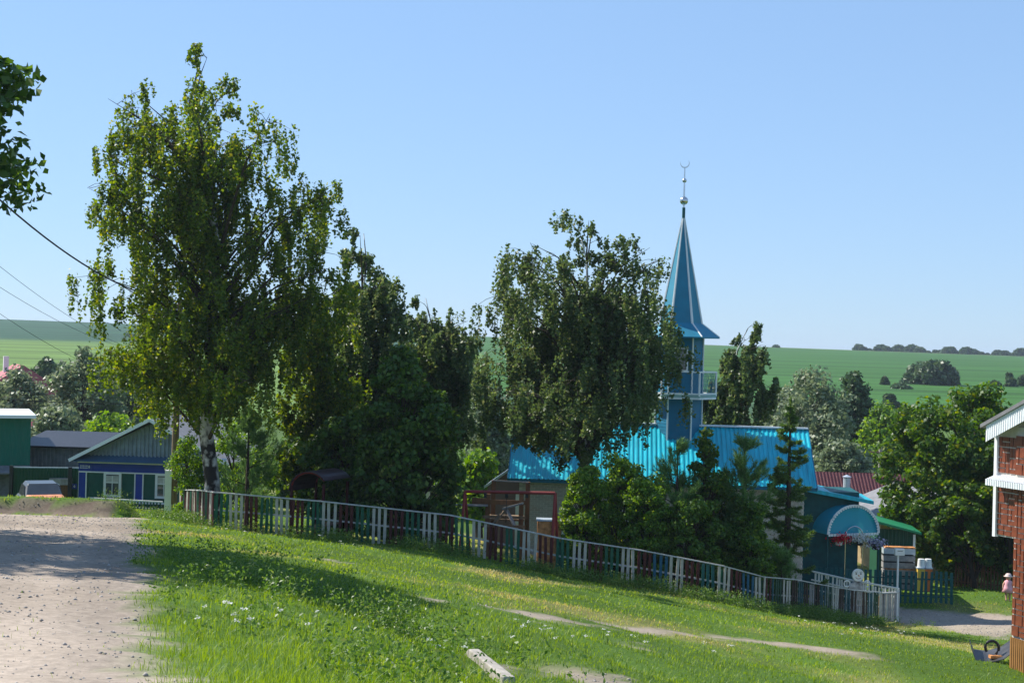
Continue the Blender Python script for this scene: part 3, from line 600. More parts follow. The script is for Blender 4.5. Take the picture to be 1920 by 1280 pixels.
MB().prism([(.74, -.15, z0 - .1), (-.05, -.15, z1 + .03), (-1.15, -.15, z0 - .1), (-1.15, -.15, z0 + .02), (-.05, -.15, z1 + .14), (.74, -.15, z0 + .02)], (0, 3.3, 0)).obj('roof', zinc, bs)
MB().box((.42, -.03, z0 / 2 - .2), (.3, .04, z0 - .2)).obj('door', white, bs)
# arched bench shelter
q = grd(602, 50.2, 960); bn = empty('arched_shelter', q, R(-24)); T(bn, 'small shelter with curved roof of dark red slats under the trees', 'shelter')
zt = at(600, 881, 50.2).z - q.z; rr = .75
for k in range(14):
    a = R(178 - k * 10.5); x, z = rr * math.cos(a), rr * .85 * math.sin(a)
    MB().box((x, 0, zt - rr * .85 + z), (.145, 1.7, .028), mat=Matrix.Rotation(math.atan2(-math.cos(a), math.sin(a)) if False else -(a - R(90)) * -1.0, 3, 'Y').inverted()).obj('slat', M('dark_slat', (.05, .03, .035), .35, .3, 4) if k == 0 else bpy.data.materials['dark_slat'], bn)
for y in (-.78, .78):
    MB().tube([((rr - .04) * math.cos(R(a)), y, zt - rr * .85 + (rr - .04) * .85 * math.sin(R(a))) for a in range(180, 25, -12)], .03, 6).obj('arch_rib', redm, bn)
    for x in (-rr + .05, rr - .2): MB().box((x, y, (zt - .5) / 2), (.07, .07, zt - (.5 if x < 0 else .3))).obj('post', maroon, bn)
MB().box((.1, 0, .45), (.4, 1.5, .05)).obj('seat', wood, bn)
# ------------------------------------------------------------------ brick house at the right edge
HB = at(1893, 1250, 36.0); hz = g1(HB.x + .3, HB.y - .3); bh = empty('tiled_house', (HB.x, HB.y, hz), math.atan2(-.93, .37)); T(bh, 'house clad in glossy brown stone pattern tiles with white ribbed trims', 'house')
def hp(py): return at(1893, py, 36).z - hz
wl_ = MB().box((2.5, 3.04, hp(800) / 2 - .4), (5.0, 6.0, hp(800) + .8)).obj('wall', mortar, bh)         # local x runs along the wall towards the viewer, y into the house
pl_ = MB(); ridged(pl_, (0, -.02, -.5), (5, -.02, -.5), (0, -.02, hp(1192)), 70, .012); pl_.obj('plinth', plinthm, bh)
rsb = random.Random(5); tm = {}
def tile(par, x0, x1, z0, z1, y):
    w, h = round(x1 - x0 - .034, 3), round(z1 - z0 - .03, 3); key = (w, h)
    if key not in tm:
        mb = MB(); mb.box((0, 0, 0), (w, .03, h)); me = bpy.data.meshes.new('tile'); me.from_pydata(mb.v, [], mb.f); me.materials.append(bricktile); tm[key] = me
    o = bpy.data.objects.new('tile', tm[key]); o.location = ((x0 + x1) / 2, y + rsb.uniform(-.004, .004), (z0 + z1) / 2); link(o, par)
def tiles(par, X0, X1, Z0, Z1, y, u=.13):
    nxx, nzz = int(round((X1 - X0) / u)), int(round((Z1 - Z0) / u)); occ = np.zeros((nxx, nzz), bool); su, sv = (X1 - X0) / nxx, (Z1 - Z0) / nzz
    for j in range(nzz):
        for i in range(nxx):
            if occ[i, j]: continue
            a, b = rsb.choice([(1, 1), (2, 1), (2, 1), (1, 2), (2, 2), (1, 2)])
            a = min(a, nxx - i); b = min(b, nzz - j)
            while a > 1 and occ[i:i + a, j].any(): a -= 1
            if occ[i:i + a, j:j + b].any(): b = 1
            occ[i:i + a, j:j + b] = True; tile(par, X0 + i * su, X0 + (i + a) * su, Z0 + j * sv, Z0 + (j + b) * sv, y)
tiles(wl_, .0, 1.17, hp(1190), hp(905), .03 - .012)
tiles(wl_, .0, 1.17, hp(890), hp(815), .03 - .012)
bay = MB().box((-.37, .55, (hp(820) + hp(1010)) / 2), (.7, .9, hp(820) - hp(1010))).obj('bay', mortar, bh)
tiles(bay, -.70, -.03, hp(1008), hp(905), .10 - .012); tiles(bay, -.70, -.03, hp(890), hp(820), .10 - .012)
MB().box((-.74, .07, (hp(812) + hp(1012)) / 2), (.1, .1, hp(812) - hp(1012))).obj('corner_trim', whitem, bay)
ld = MB(); ridged(ld, (-.8, -.22, hp(903)), (5, -.22, hp(903)), (-.8, .3, hp(889)), 70, .015); ld.obj('ledge', whitem, bh); lk = MB(); ridged(lk, (-.8, -.22, hp(914)), (5, -.22, hp(914)), (-.8, -.22, hp(903)), 70, .012); lk.obj('ledge_skirt', whitem, bh)
sl_ = .44
MB().prism([(-.95, -.3, hp(806)), (4.0, -.3, hp(806) + 4.95 * sl_), (4.0, -.3, hp(806) + 4.95 * sl_ + .09), (-.95, -.3, hp(806) + .09)], (0, 6.5, 0)).obj('roof', slate, bh)
fk = MB(); ridged(fk, (-.8, -.24, hp(832)), (4.0, -.24, hp(832) + 4.8 * sl_), (-.8, -.24, hp(806) + .09), 60, .012); fk.obj('rake_fascia', whitem, bh)
MB().prism([(-.7, .1, hp(830)), (4, .1, hp(830)), (4, .1, hp(806) + 4.95 * sl_), (-.7, .1, hp(806) + .2)], (0, .1, 0)).obj('gable', mortar, bh)
# sheet metal trough by its wall
q = Vector((*hit(1866, 1240), 0)); q.z = g1(q.x, q.y); tr = empty('metal_trough', q, R(-14)); T(tr, 'dark bent sheet metal trough with a curved hook beside the tiled house', 'trough')
pf_ = [(-.62, .32), (-.5, .02), (-.2, .0), (.15, .12), (.5, .42)]
vs = [(x, y, z + .1 + y * .12) for y in (-.45, .5) for x, z in pf_]; vs += [(x * .98, y, z + .075 + y * .12) for y in (-.45, .5) for x, z in pf_]; n = 5
fs = [(i, i + 1, n + i + 1, n + i) for i in range(4)] + [(2 * n + i, 3 * n + i, 3 * n + i + 1, 2 * n + i + 1) for i in range(4)] + [(i, 2 * n + i, 2 * n + i + 1, i + 1) for i in range(4)] + [(n + i, n + i + 1, 3 * n + i + 1, 3 * n + i) for i in range(4)] + [(0, n, 3 * n, 2 * n), (4, 2 * n + 4, 3 * n + 4, n + 4)]
MB().add(vs, fs).obj('sheet', M('black_sheet', (.06, .06, .065), .45, .3, 4, metal=.3), tr)
MB().tube([(-.1 + .16 * math.cos(R(a)), -.1, .36 + .17 * math.sin(R(a))) for a in range(-60, 230, 20)], .035, 8).obj('hook', darkm, tr); MB().box((-.02, -.2, .16), (.3, .16, .07), .3).obj('rusty_block', rust, tr)
# concrete kerb beam in the grass
kp = [hit(868, 1213), hit(888, 1236), hit(918, 1255), hit(955, 1284)]
kb = empty('concrete_beam', (kp[0][0], kp[0][1], g1(*kp[0]))); T(kb, 'broken pale concrete beam lying in the grass', 'beam'); O = kb.location
for a, b in ((0, 1), (1, 2), (2, 3)):
    A, B = Vector((*kp[a], g1(*kp[a]) + .05)), Vector((*kp[b], g1(*kp[b]) + .05)); MB().bar(A - O, B - O - (B - A) * .02, .13, .13).obj('segment', concrete, kb, bevel=.015)
# ------------------------------------------------------------------ houses at the left
gp_ = grd(225, 69, 945); bh2 = empty('wooden_house', (gp_.x, gp_.y, gp_.z), R(-3)); T(bh2, 'green boarded wooden house with cobalt blue corner pilasters and zinc gable', 'house'); Q = Vector(bh2.location)
def lx(px, py=900): return at(px, py, 69).x - Q.x
def lz(py, px=240): return at(px, py, 69).z - Q.z
x0, x1 = lx(147), lx(420); zt, zc1, zc0 = lz(866), lz(868), lz(886)
hw_ = MB().box(((x0 + x1) / 2, 4, zt / 2 - .3), (x1 - x0, 8, zt + .6)).obj('wall', housegreen, bh2)
sd = MB(); laps(sd, (x0, -.0, -.2), (x1, -.0, -.2), zc0 + .2, 22, .025); sd.obj('siding', housegreen, hw_)
MB().box(((x0 + x1) / 2, -.03, (zc1 + zc0) / 2), (x1 - x0 + .04, .06, zc1 - zc0)).obj('frieze', houseblue, hw_)
for z in (zc0, zc1): MB().box(((x0 + x1) / 2, -.05, z), (x1 - x0 + .1, .08, .06)).obj('moulding', white, hw_)
for px in (154, 262, 370):
    c = lx(px); w2 = .16
    MB().box((c, -.03, zc0 / 2 - .1), (2 * w2, .07, zc0 + .15)).obj('pilaster', houseblue, hw_)
    for s in (-1, 1): MB().box((c + s * (w2 + .03), -.035, zc0 / 2 - .1), (.05, .09, zc0 + .15)).obj('trim', white, hw_)
for px in (212, 310):
    c = lx(px); wz = (lz(884) + lz(931)) / 2 - .02; wh = lz(884) - lz(931); w_ = MB().box((c, -.05, wz), (.84, .1, wh)).obj('window', white, hw_)
    pn = MB().box((c, -.095, wz), (.60, .02, wh - .24)).obj('pane', glass, w_); MB().box((c, -.107, wz + wh * .2), (.58, .012, wh * .3)).obj('curtain', curtain, w_)
    MB().box((c, -.112, wz - .05), (.03, .02, wh - .26)).obj('mullion', white, w_); MB().box((c, -.113, wz + .1), (.58, .02, .03)).obj('mullion', white, w_)
MB().box(((x0 + x1) / 2 + .2, -.22, lz(940, 220)), (x1 - x0 - .6, .3, .06)).obj('ledge', white, hw_)
xm = (x0 + x1) / 2; za3 = lz(790, 360)
xl, xr = x0 - .35, x1 + .35; zl = zt + .02
zincd = M('shaded_zinc', (.22, .27, .34), .5, .2, 3)  # darker blue-grey zinc: shading of the corrugated gable put into the colour
pn_ = MB().prism([(xl + .4, .05, zl + .18), (xr - .4, .05, zl + .18), (xm, .05, za3 - .12)], (0, .1, 0)).obj('gable', zincd, bh2)
gr = MB(); nrib = 34
for k in range(nrib):
    xa = xl + .5 + (xr - xl - 1.0) * k / nrib; hgt = (1 - abs(xa - xm) / (xr - xm)) * (za3 - zl) - .15
    if hgt > .25: gr.tube([(xa, .03, zl + .2), (xa, .03, zl + hgt)], .05, 6)
gr.obj('gable_ribs', zincd, pn_)
rf_ = MB()
for xe in (xl, xr): rf_.prism([(xe, -.45, zl - .03), (xm, -.45, za3), (xm, -.45, za3 + .07), (xe, -.45, zl + .04)], (0, 9, 0))
rf_ = rf_.obj('roof', slate, bh2)
for xe in (xl, xr): MB().bar((xe, -.48, zl + .02), (xm, -.48, za3 + .05), .03, .15).obj('bargeboard', whitem, rf_)
MB().prism([(xl + .2, -.42, zl - .02), (xr - .2, -.42, zl - .02), (xr - .2, .06, zl + .26), (xl + .2, .06, zl + .26)], (0, .0, .03)).obj('pent_roof', M('blue_grey_metal', (.05, .11, .18), .4, .1, 2), bh2)
np1 = MB().box((lx(159), -.07, (zc1 + zc0) / 2), (.62, .02, .26)).obj('street_plate', M('blue_enamel', (.03, .06, .30), .4, .05, 4), bh2); text('house_number', '4', .2, white, (lx(167), -.085, (zc1 + zc0) / 2), (R(90), 0, 0), np1)
mb = MB()
for k in range(2):
    for j in range(9): mb.box((lx(150.5) + j * .045, -.084, (zc1 + zc0) / 2 + .05 - k * .09), (.03, .006, .035 if j % 3 else .05))
mb.obj('plate_lettering', white, np1)
# yard gate, sheds
def sheet(name, mat, par, A, B, z0, z1, n):
    mb = MB(); ridged(mb, (*A, z0), (*B, z0), (*A, z1), n, .03); return mb.obj(name, mat, par)
ga, gb = at(18, 940, 66), at(146, 940, 66.5); q = Vector((ga.x, ga.y, g1(ga.x, ga.y))); gt = empty('yard_gate', q); T(gt, 'dark green ribbed metal yard fence beside the wooden house', 'fence')
zt = at(80, 878, 66).z - q.z; sheet('panel', gategreen, gt, (0, 0), (gb.x - ga.x, .5), -.6, zt, 22)
for px in (22, 132): MB().box((at(px, 900, 66).x - q.x, -.05, zt / 2 - .2), (.14, .12, zt + .6)).obj('post', darkm, gt)
MB().bar((0, .06, zt + .02), (gb.x - ga.x, .56, zt + .02), .06, .05).obj('top_rail', zinc, gt)
bp_ = MB().box((at(140, 911, 66.4).x - q.x, .40, at(140, 911, 66.4).z - q.z), (.2, .02, .24)).obj('number_plate', bpy.data.materials['blue_enamel'], gt); text('plate_number', '6', .17, white, (at(140, 911, 66.4).x - q.x, .385, at(140, 911, 66.4).z - q.z), (R(90), 0, 0), bp_)
dk = MB().box((at(111, 920, 66).x - q.x, .30, at(111, 925, 66).z - q.z), (.85, .1, .9)).obj('hatch', brownw, gt); MB().box((at(111, 905, 66).x - q.x, .22, at(111, 903, 66).z - q.z), (.95, .3, .28)).obj('hatch_hood', greyw, gt)
q = grd(28, 73, 930); tb = empty('teal_outbuilding', q, R(21)); T(tb, 'tall teal green metal outbuilding with pale flat roof edge', 'outbuilding'); z1, z0 = at(30, 783, 73).z - q.z, at(30, 872, 73).z - q.z; xr = at(57, 800, 73).x - q.x
mb = MB(); ridged(mb, (-5, 0, z0), (xr, 0, z0), (-5, 0, z1), 30, .012); mb.obj('front_wall', tealwall, tb); MB().box(((xr - 5) / 2, 3.05, (z1 + z0) / 2), (xr + 5, 6, z1 - z0)).obj('wall', tealwall, tb)
MB().box(((xr - 5) / 2, 2.8, z1 + .08), (xr + 5.4, 6.6, .16)).obj('roof', whitem, tb); MB().box(((xr - 5) / 2 - .1, 3.1, z0 / 2 - .3), (xr + 4.6, 5.8, z0 + .6)).obj('lower_wall', greyw, tb); MB().prism([(-5, -.9, z0 - .35), (-5, .05, z0 - .05), (-5, .05, z0 + .0), (-5, -.9, z0 - .28)], (xr + 5, 0, 0)).obj('lean_to_roof', slate, tb)
q = grd(130, 76, 900); gs2 = empty('grey_shed', q, R(-2)); T(gs2, 'low grey ribbed shed with slate roof behind the green gate', 'shed'); z1 = at(120, 836, 76).z - q.z
sheet('front_wall', slate, gs2, (-2.6, 0), (4.2, 0), -.3, z1, 34); MB().box((.8, 2.05, z1 / 2 - .2), (6.7, 4, z1 + .3)).obj('wall', slate, gs2); MB().prism([(-2.8, -.3, z1 - .08), (-2.8, -.3, z1 + .0), (-2.8, 4.4, z1 + .5), (-2.8, 4.4, z1 + .42)], (7.2, 0, 0)).obj('roof', darkm, gs2)
# little green fence in front of the wooden house
LF = [tuple(at(165, 945, 66).xy), tuple(at(305, 950, 66).xy)]
fence_run('picket_fence', 'low green picket fence with white rail below the house windows', LF, .14, .34, lambda i: green if i % 2 else housegreen, .07, white, green, (.3,), .06)
# parked car behind the mound
q = grd(78, 57, 935); q.z = at(78, 972, 57).z; car = empty('parked_car', q, R(24)); T(car, 'dark old car with orange bonnet parked behind the earth mound', 'car')
def loft(secs, mat, name, par, bev=.03):
    mb = MB(); n = len(secs[0]); vs = [v for s in secs for v in s]; fs = [(i * n + k, i * n + (k + 1) % n, (i + 1) * n + (k + 1) % n, (i + 1) * n + k) for i in range(len(secs) - 1) for k in range(n)]
    fs += [tuple(range(n - 1, -1, -1)), tuple(range((len(secs) - 1) * n, len(secs) * n))]; return mb.add(vs, fs).obj(name, mat, par, bevel=bev)
carp = M('dark_grey_car_paint', (.05, .055, .06), .3, .1, 3, spec=.6); oran = M('orange_car_paint', (.55, .16, .05), .5, .25, 4, col2=(.62, .28, .14))
def sec(y, w, z0, z1): return [(-w, y, z0), (w, y, z0), (w, y, z1 - .12), (w - .1, y, z1), (-w + .1, y, z1), (-w, y, z1 - .12)]
cb = loft([sec(-2.0, .72, .35, .75), sec(-1.8, .80, .25, .82), sec(1.7, .80, .25, .84), sec(2.0, .74, .35, .78)], carp, 'body', car)
cbn = loft([sec(-.85, .74, .8, .86), sec(-.25, .62, .8, 1.38), sec(.9, .62, .8, 1.40), sec(1.6, .72, .8, .88)], carp, 'cabin', car)
MB().add([(-.64, -.84, .90), (.64, -.84, .90), (.56, -.33, 1.32), (-.56, -.33, 1.32)], [(0, 1, 2, 3)]).obj('windscreen', glass, cbn, loc=(0, -.03, .01))
for s in (-1, 1): MB().prism([(s * .70, -.6, .9), (s * .70, 1.3, .9), (s * .645, .85, 1.3), (s * .645, -.2, 1.3)], (s * .012, 0, 0)).obj('side_window', glass, cbn)
loft([sec(-1.95, .66, .74, .90), sec(-1.5, .74, .74, 1.02), sec(-.95, .74, .74, 1.03)], oran, 'bonnet', car)
for s in (-1, 1):
    for y in (-1.25, 1.25):
        w_ = MB(); w_.lathe([(.0, -.09), (.2, -.09), (.3, -.08), (.31, 0), (.3, .08), (.2, .09), (0, .09)], n=18); w_.v = [(c_ + s * .74, a + y, b + .3) for a, b, c_ in w_.v]; w_ = w_.obj('wheel', asphaltdark, car)
        r_ = MB(); r_.lathe([(.0, -.1), (.18, -.1), (.18, .1), (0, .1)], n=14); r_.v = [(c_ + s * .74, a + y, b + .3) for a, b, c_ in r_.v]; r_.obj('rim', zinc, w_)
    h_ = MB(); h_.lathe([(.0, 0), (.08, 0), (.07, -.04), (0, -.05)], n=14); h_.v = [(a + s * .5, -2.0 + c_, b + .62) for a, b, c_ in h_.v]; h_.obj('headlight', glass, car)
# pink roofed house far left, and another pale pink roof among the willows
for px, py, Y, w, lab in ((35, 715, 150, 9, 'far house with faded red roof above the willow tops'), (64, 800, 105, 4.5, 'small pink roof showing between the willows')):
    q = grd(px, Y, 700); zt = at(px, py - 32 if Y > 120 else py - 16, Y).z - q.z; e_ = empty('red_roofed_house', q, R(25 if Y > 120 else -15)); T(e_, lab, 'house'); ev = zt - w * .32
    MB().prism([(-w / 2, -4, ev), (w / 2, -4, ev), (0, -4, zt)], (0, 8, 0)).obj('roof', pinkroof, e_); hwx = MB().box((0, 0, ev / 2 - .3), (w - .8, 7.4, ev + .5)).obj('wall', plaster, e_)
    if Y > 120: MB().box((-1.2, .5, zt), (.5, .5, 1.6)).obj('chimney', white, e_)
    w_ = MB().box((0, -3.75, ev - 1.2), (1.0, .1, 1.2)).obj('window', white, hwx); MB().box((0, -3.82, ev - 1.2), (.8, .03, 1.0)).obj('pane', glass, w_)
# utility pole and its wires
q = grd(322, 58, 950); up = empty('utility_pole', q); T(up, 'wooden utility pole on a white concrete stub beside the big birch', 'pole')
zt = at(325, 560, 58).z - q.z; MB().tube([(.06, 0, .6), (.12, 0, zt)], [.15, .10], 10).obj('shaft', wood, up); MB().box((-.12, -.1, (at(318, 888, 58).z - q.z) / 2), (.26, .2, at(318, 888, 58).z - q.z + .3)).obj('concrete_stub', white, up)
MB().bar((-.7, 0, zt - .25), (.9, 0, zt - .25), .1, .1).obj('crossarm', wood, up)
for x in (-.6, -.2, .8): MB().lathe([(.0, .0), (.04, 0), (.05, .06), (.03, .1), (.045, .13), (0, .15)], (x, 0, zt - .2), 10).obj('insulator', white, up)
def wire(name, label, A, B, sag, r, group=None):
    A, B = Vector(A), Vector(B); pts = []
    for k in range(25):
        t = k / 24; p = A.lerp(B, t); p.z -= sag * 4 * t * (1 - t); pts.append(p - A)
    o = MB().tube(pts, r, 6).obj(name, cable, None); o.location = A; T(o, label, 'cable', group); return o
topq = q + Vector((.1, 0, zt - .1))
wire('overhead_cable', 'thick black twisted cable running down into the birch crown', at(-260, 110, 30), topq, 1.1, .024)
for k, (py0, Y) in enumerate(((330, 34), (400, 34), (440, 36))):
    wire('overhead_wire', 'thin overhead wire slanting across the sky towards the birch', at(-200, py0, Y), (at(250, 655, 72) if k < 2 else at(230, 705, 74)), .5, .007, 'thin wires at the left')
wire('overhead_wire', 'level black wire crossing in front of the willows', at(-60, 744, 84), at(420, 758, 84), .15, .02)
wire('overhead_wire', 'level wire behind the mosque roof end', at(1440, 858, 92), at(1760, 866, 92), .15, .02)
q = grd(1648, 88, 950); u2 = empty('utility_pole', q); T(u2, 'grey concrete utility pole before the maroon roof', 'pole'); zt = at(1648, 838, 88).z - q.z
MB().tube([(0, 0, -.3), (0, 0, zt)], [.16, .1], 8).obj('shaft', concrete, u2); MB().bar((-.6, 0, zt - .3), (.6, 0, zt - .3), .08, .08).obj('crossarm', wood, u2)
# ------------------------------------------------------------------ trees
def pint(prof, h, k): return np.interp(h, [p[0] for p in prof], [p[k] for p in prof])
def birch(label, px, Y, prof, nl, leaves_n, lsize, lm, seed, bm=bark, strand=(.5, 1.7), trunk_r=.22, group=None, basey=None, lean=0.0, name='birch_tree', spl=26, top_bias=1.0, lobes=None):
    """prof: (picture y, left x, right x) outline of the crown at depth Y; weeping strands hang from limbs"""
    rs = np.random.RandomState(seed); a, _ = ray(px, basey or 950); X = a * Y; zg = g1(X, Y) - .15
    e = empty(name, (X, Y, zg)); T(e, label, 'tree', group)
    pr = []
    for y, l, r in prof:
        L, Rr = at(l, y, Y), at(r, y, Y); pr.append(((L.z + Rr.z) / 2 - zg, L.x - X, Rr.x - X))
    pr.sort(); H = pr[-1][0]; h0 = pr[0][0]
    mb = MB(); ncen = lambda h: (pint(pr, h, 1) + pint(pr, h, 2)) / 2
    tp = [Vector((0, 0, -.2))]; tr_ = [trunk_r * 1.25]
    for k in range(1, 11):
        h = H * .97 * k / 10; w = min(1, max(0, (h - h0 * .6) / (H - h0 * .6)))
        tp.append(Vector((ncen(max(h, h0)) * w * .85 + lean * min(h, h0) * (1 - w) + rs.normal() * .05, rs.normal() * .08, h))); tr_.append(max(.015, trunk_r * (1 - k / 10.3) ** .85))
    mb.tube(tp, tr_, 9); br = MB()
    def trunk_at(h): 
        f = np.clip(h / (H * .97) * 10, 0, 9.999); i = int(f); return tp[i].lerp(tp[i + 1], f - i)
    P = []; hs = np.linspace(h0, H, 60); wd = np.array([pint(pr, h, 2) - pint(pr, h, 1) for h in hs]) + .12; cdf = np.cumsum(wd ** top_bias); cdf /= cdf[-1]
    nl = max(24, nl // 4); per = int(leaves_n / nl); bz = .32 + .05 * (pr[len(pr) // 2][2] - pr[len(pr) // 2][1])
    for i in range(nl):
        h = np.interp((i + rs.rand()) / nl, cdf, hs); l, r = pint(pr, h, 1), pint(pr, h, 2); cx = (l + r) / 2; hw = (r - l) / 2
        ph = rs.rand() * 2 * math.pi; rad = (.2 + .8 * rs.rand() ** .45) * rs.uniform(.9, 1.08)
        tip = Vector((cx + hw * rad * math.cos(ph), min(hw, 3.6) * rad * math.sin(ph), h))
        if lobes:
            la = np.cumsum([w_ * h_ for _, _, w_, h_ in lobes]); li = int(np.searchsorted(la, la[-1] * (i + rs.rand()) / nl)); lc = lobes[min(li, len(lobes) - 1)]
            lp = at(lc[0], lc[1], Y); aa, rq = rs.rand() * 6.283, rs.rand() ** .5; tip = Vector((lp.x - X + lc[2] / F * Y * rq * math.cos(aa), rs.normal() * min(1.9, .5 + hw * .45), lp.z - zg + lc[3] / F * Y * rq * math.sin(aa))); h = tip.z
        dist = math.hypot(tip.x - cx, tip.y); hst = max(h0 * .75, h - dist * rs.uniform(.5, 1.0) - .3); st_ = trunk_at(min(hst, H * .95))
        mid_ = st_.lerp(tip, .55) + Vector((0, 0, dist * .14 + .05)); 
        br.tube([st_, st_.lerp(mid_, .55), mid_, tip], [max(.012, .02 + dist * .012), max(.01, .014 + dist * .008), .014 + dist * .004, .006], 5, cap=False)
        ns = max(1, int(per // spl * (.3 if h > H * .93 else .6 if h > H * .87 else 1)))
        for k in range(ns):
            if k % 7 == 0:
                t = 1.03 - .75 * rs.rand() ** 1.5; boff = np.clip(rs.normal(size=3), -1.35, 1.35) * (bz, bz, bz * .55) * (.55 if h > H * .93 else 1); bl = rs.uniform(*strand)
                lim = (st_.lerp(mid_, t / .6) if t < .6 else mid_.lerp(tip, (t - .6) / .4)); tw_ = np.array(lim) + boff; br.tube([lim, lim.lerp(Vector(tw_), .5) + Vector((0, 0, .08)), tw_], [.012, .009, .005], 3, cap=False)
            o_ = (st_.lerp(mid_, t / .6) if t < .6 else mid_.lerp(tip, (t - .6) / .4)); o_ = np.array(o_) + boff + rs.normal(size=3) * (.12, .12, .10)
            L = bl * rs.uniform(.7, 1.1) * (0.35 + .65 * min(1, (h - h0 + .6) / 2.5)) * (0.45 if h > H * .9 else 1); m = spl
            s = rs.rand(m) ** .8; drift = rs.normal(size=2) * .14
            q_ = np.c_[o_[0] + drift[0] * s + rs.normal(size=m) * .045, o_[1] + drift[1] * s + rs.normal(size=m) * .045, o_[2] + .12 - s * L + rs.normal(size=m) * .05]
            P.append(q_)
            if k % 3 == 0: br.tube([o_, o_ + np.array([drift[0] * .6, drift[1] * .6, -L * .7])], [.006, .003], 3, cap=False)
    mb.obj('trunk', bm, e, smooth=True); br.obj('branches', barkd, e)['kind'] = 'stuff'; leaves('crown', np.concatenate(P), lsize, lm, e, rs, .72, droop=.7)
    return e
def broad(label, px, Y, prof, ncl, leaves_n, lsize, lm, seed, sig=.45, bm=barkd, trunk_r=.2, group=None, basey=950, name='broadleaf_tree', depth=None, ground_z=None, flat=.65):
    """rounded clumps of leaves at the ends of limbs inside the outline"""
    rs = np.random.RandomState(seed); a, _ = ray(px, basey); X = a * Y; zg = (g1(X, Y) if ground_z is None else ground_z) - .15
    e = empty(name, (X, Y, zg)); T(e, label, 'tree' if 'shrub' not in name and 'bush' not in name else 'bush', group); pr = []
    for y, l, r in prof:
        L, Rr = at(l, y, Y), at(r, y, Y); pr.append((max(.1, (L.z + Rr.z) / 2 - zg), L.x - X, Rr.x - X))
    pr.sort(); H, h0 = pr[-1][0], pr[0][0]; mb = MB()
    top = Vector(((pint(pr, H, 1) + pint(pr, H, 2)) / 2 * .8, 0, H * .9)); tp = [Vector((0, 0, -.3)).lerp(top, k / 7) + Vector((rs.normal() * .03 * H / 7, rs.normal() * .03 * H / 7, 0)) for k in range(8)]
    mb.tube(tp, [max(.02, trunk_r * (1 - k / 7.6)) for k in range(8)], 8)
    hs = np.linspace(h0, H, 40); wd = np.array([max(.1, pint(pr, h, 2) - pint(pr, h, 1)) for h in hs]); cdf = np.cumsum(wd); cdf /= cdf[-1]; P = []; O_ = []
    per = leaves_n // ncl; cmid = np.array([0, 0, (H + h0) / 2])
    for i in range(ncl):
        h = np.interp((i + rs.rand()) / ncl, cdf, hs); l, r = pint(pr, h, 1), pint(pr, h, 2); cx, hw = (l + r) / 2, (r - l) / 2; dp = min(hw, depth or hw * .9)
        ph = rs.rand() * 2 * math.pi; rad = rs.rand() ** .42; g_ = max(.05, hw - sig * .45) / max(hw, .05)
        tip = np.array([cx + hw * g_ * rad * math.cos(ph), dp * rad * math.sin(ph), h - sig * .25])
        st_ = tp[int(np.clip((h - abs(rad * hw) * .7) / H * 7, 1, 6))]
        mb.tube([st_, st_.lerp(Vector(tip), .5) + Vector((0, 0, .1)), tip], [.02 + .018 * hw * rad * trunk_r * 4, .02, .008], 5, cap=False)
        s = sig * rs.uniform(.6, 1.25); m = int(per * rs.uniform(.6, 1.4)); d = rs.normal(size=(m, 3)); d /= np.linalg.norm(d, axis=1, keepdims=True); rr_ = s * rs.rand(m, 1) ** .45
        P.append(tip + d * rr_ * (1.15, 1.15, flat + .15)); O_.append(d)
    mb.obj('trunk', bm, e, smooth=True); leaves('crown', np.concatenate(P), lsize, lm, e, rs, .68, up=.25, outward=np.concatenate(O_), droop=.3)
    return e
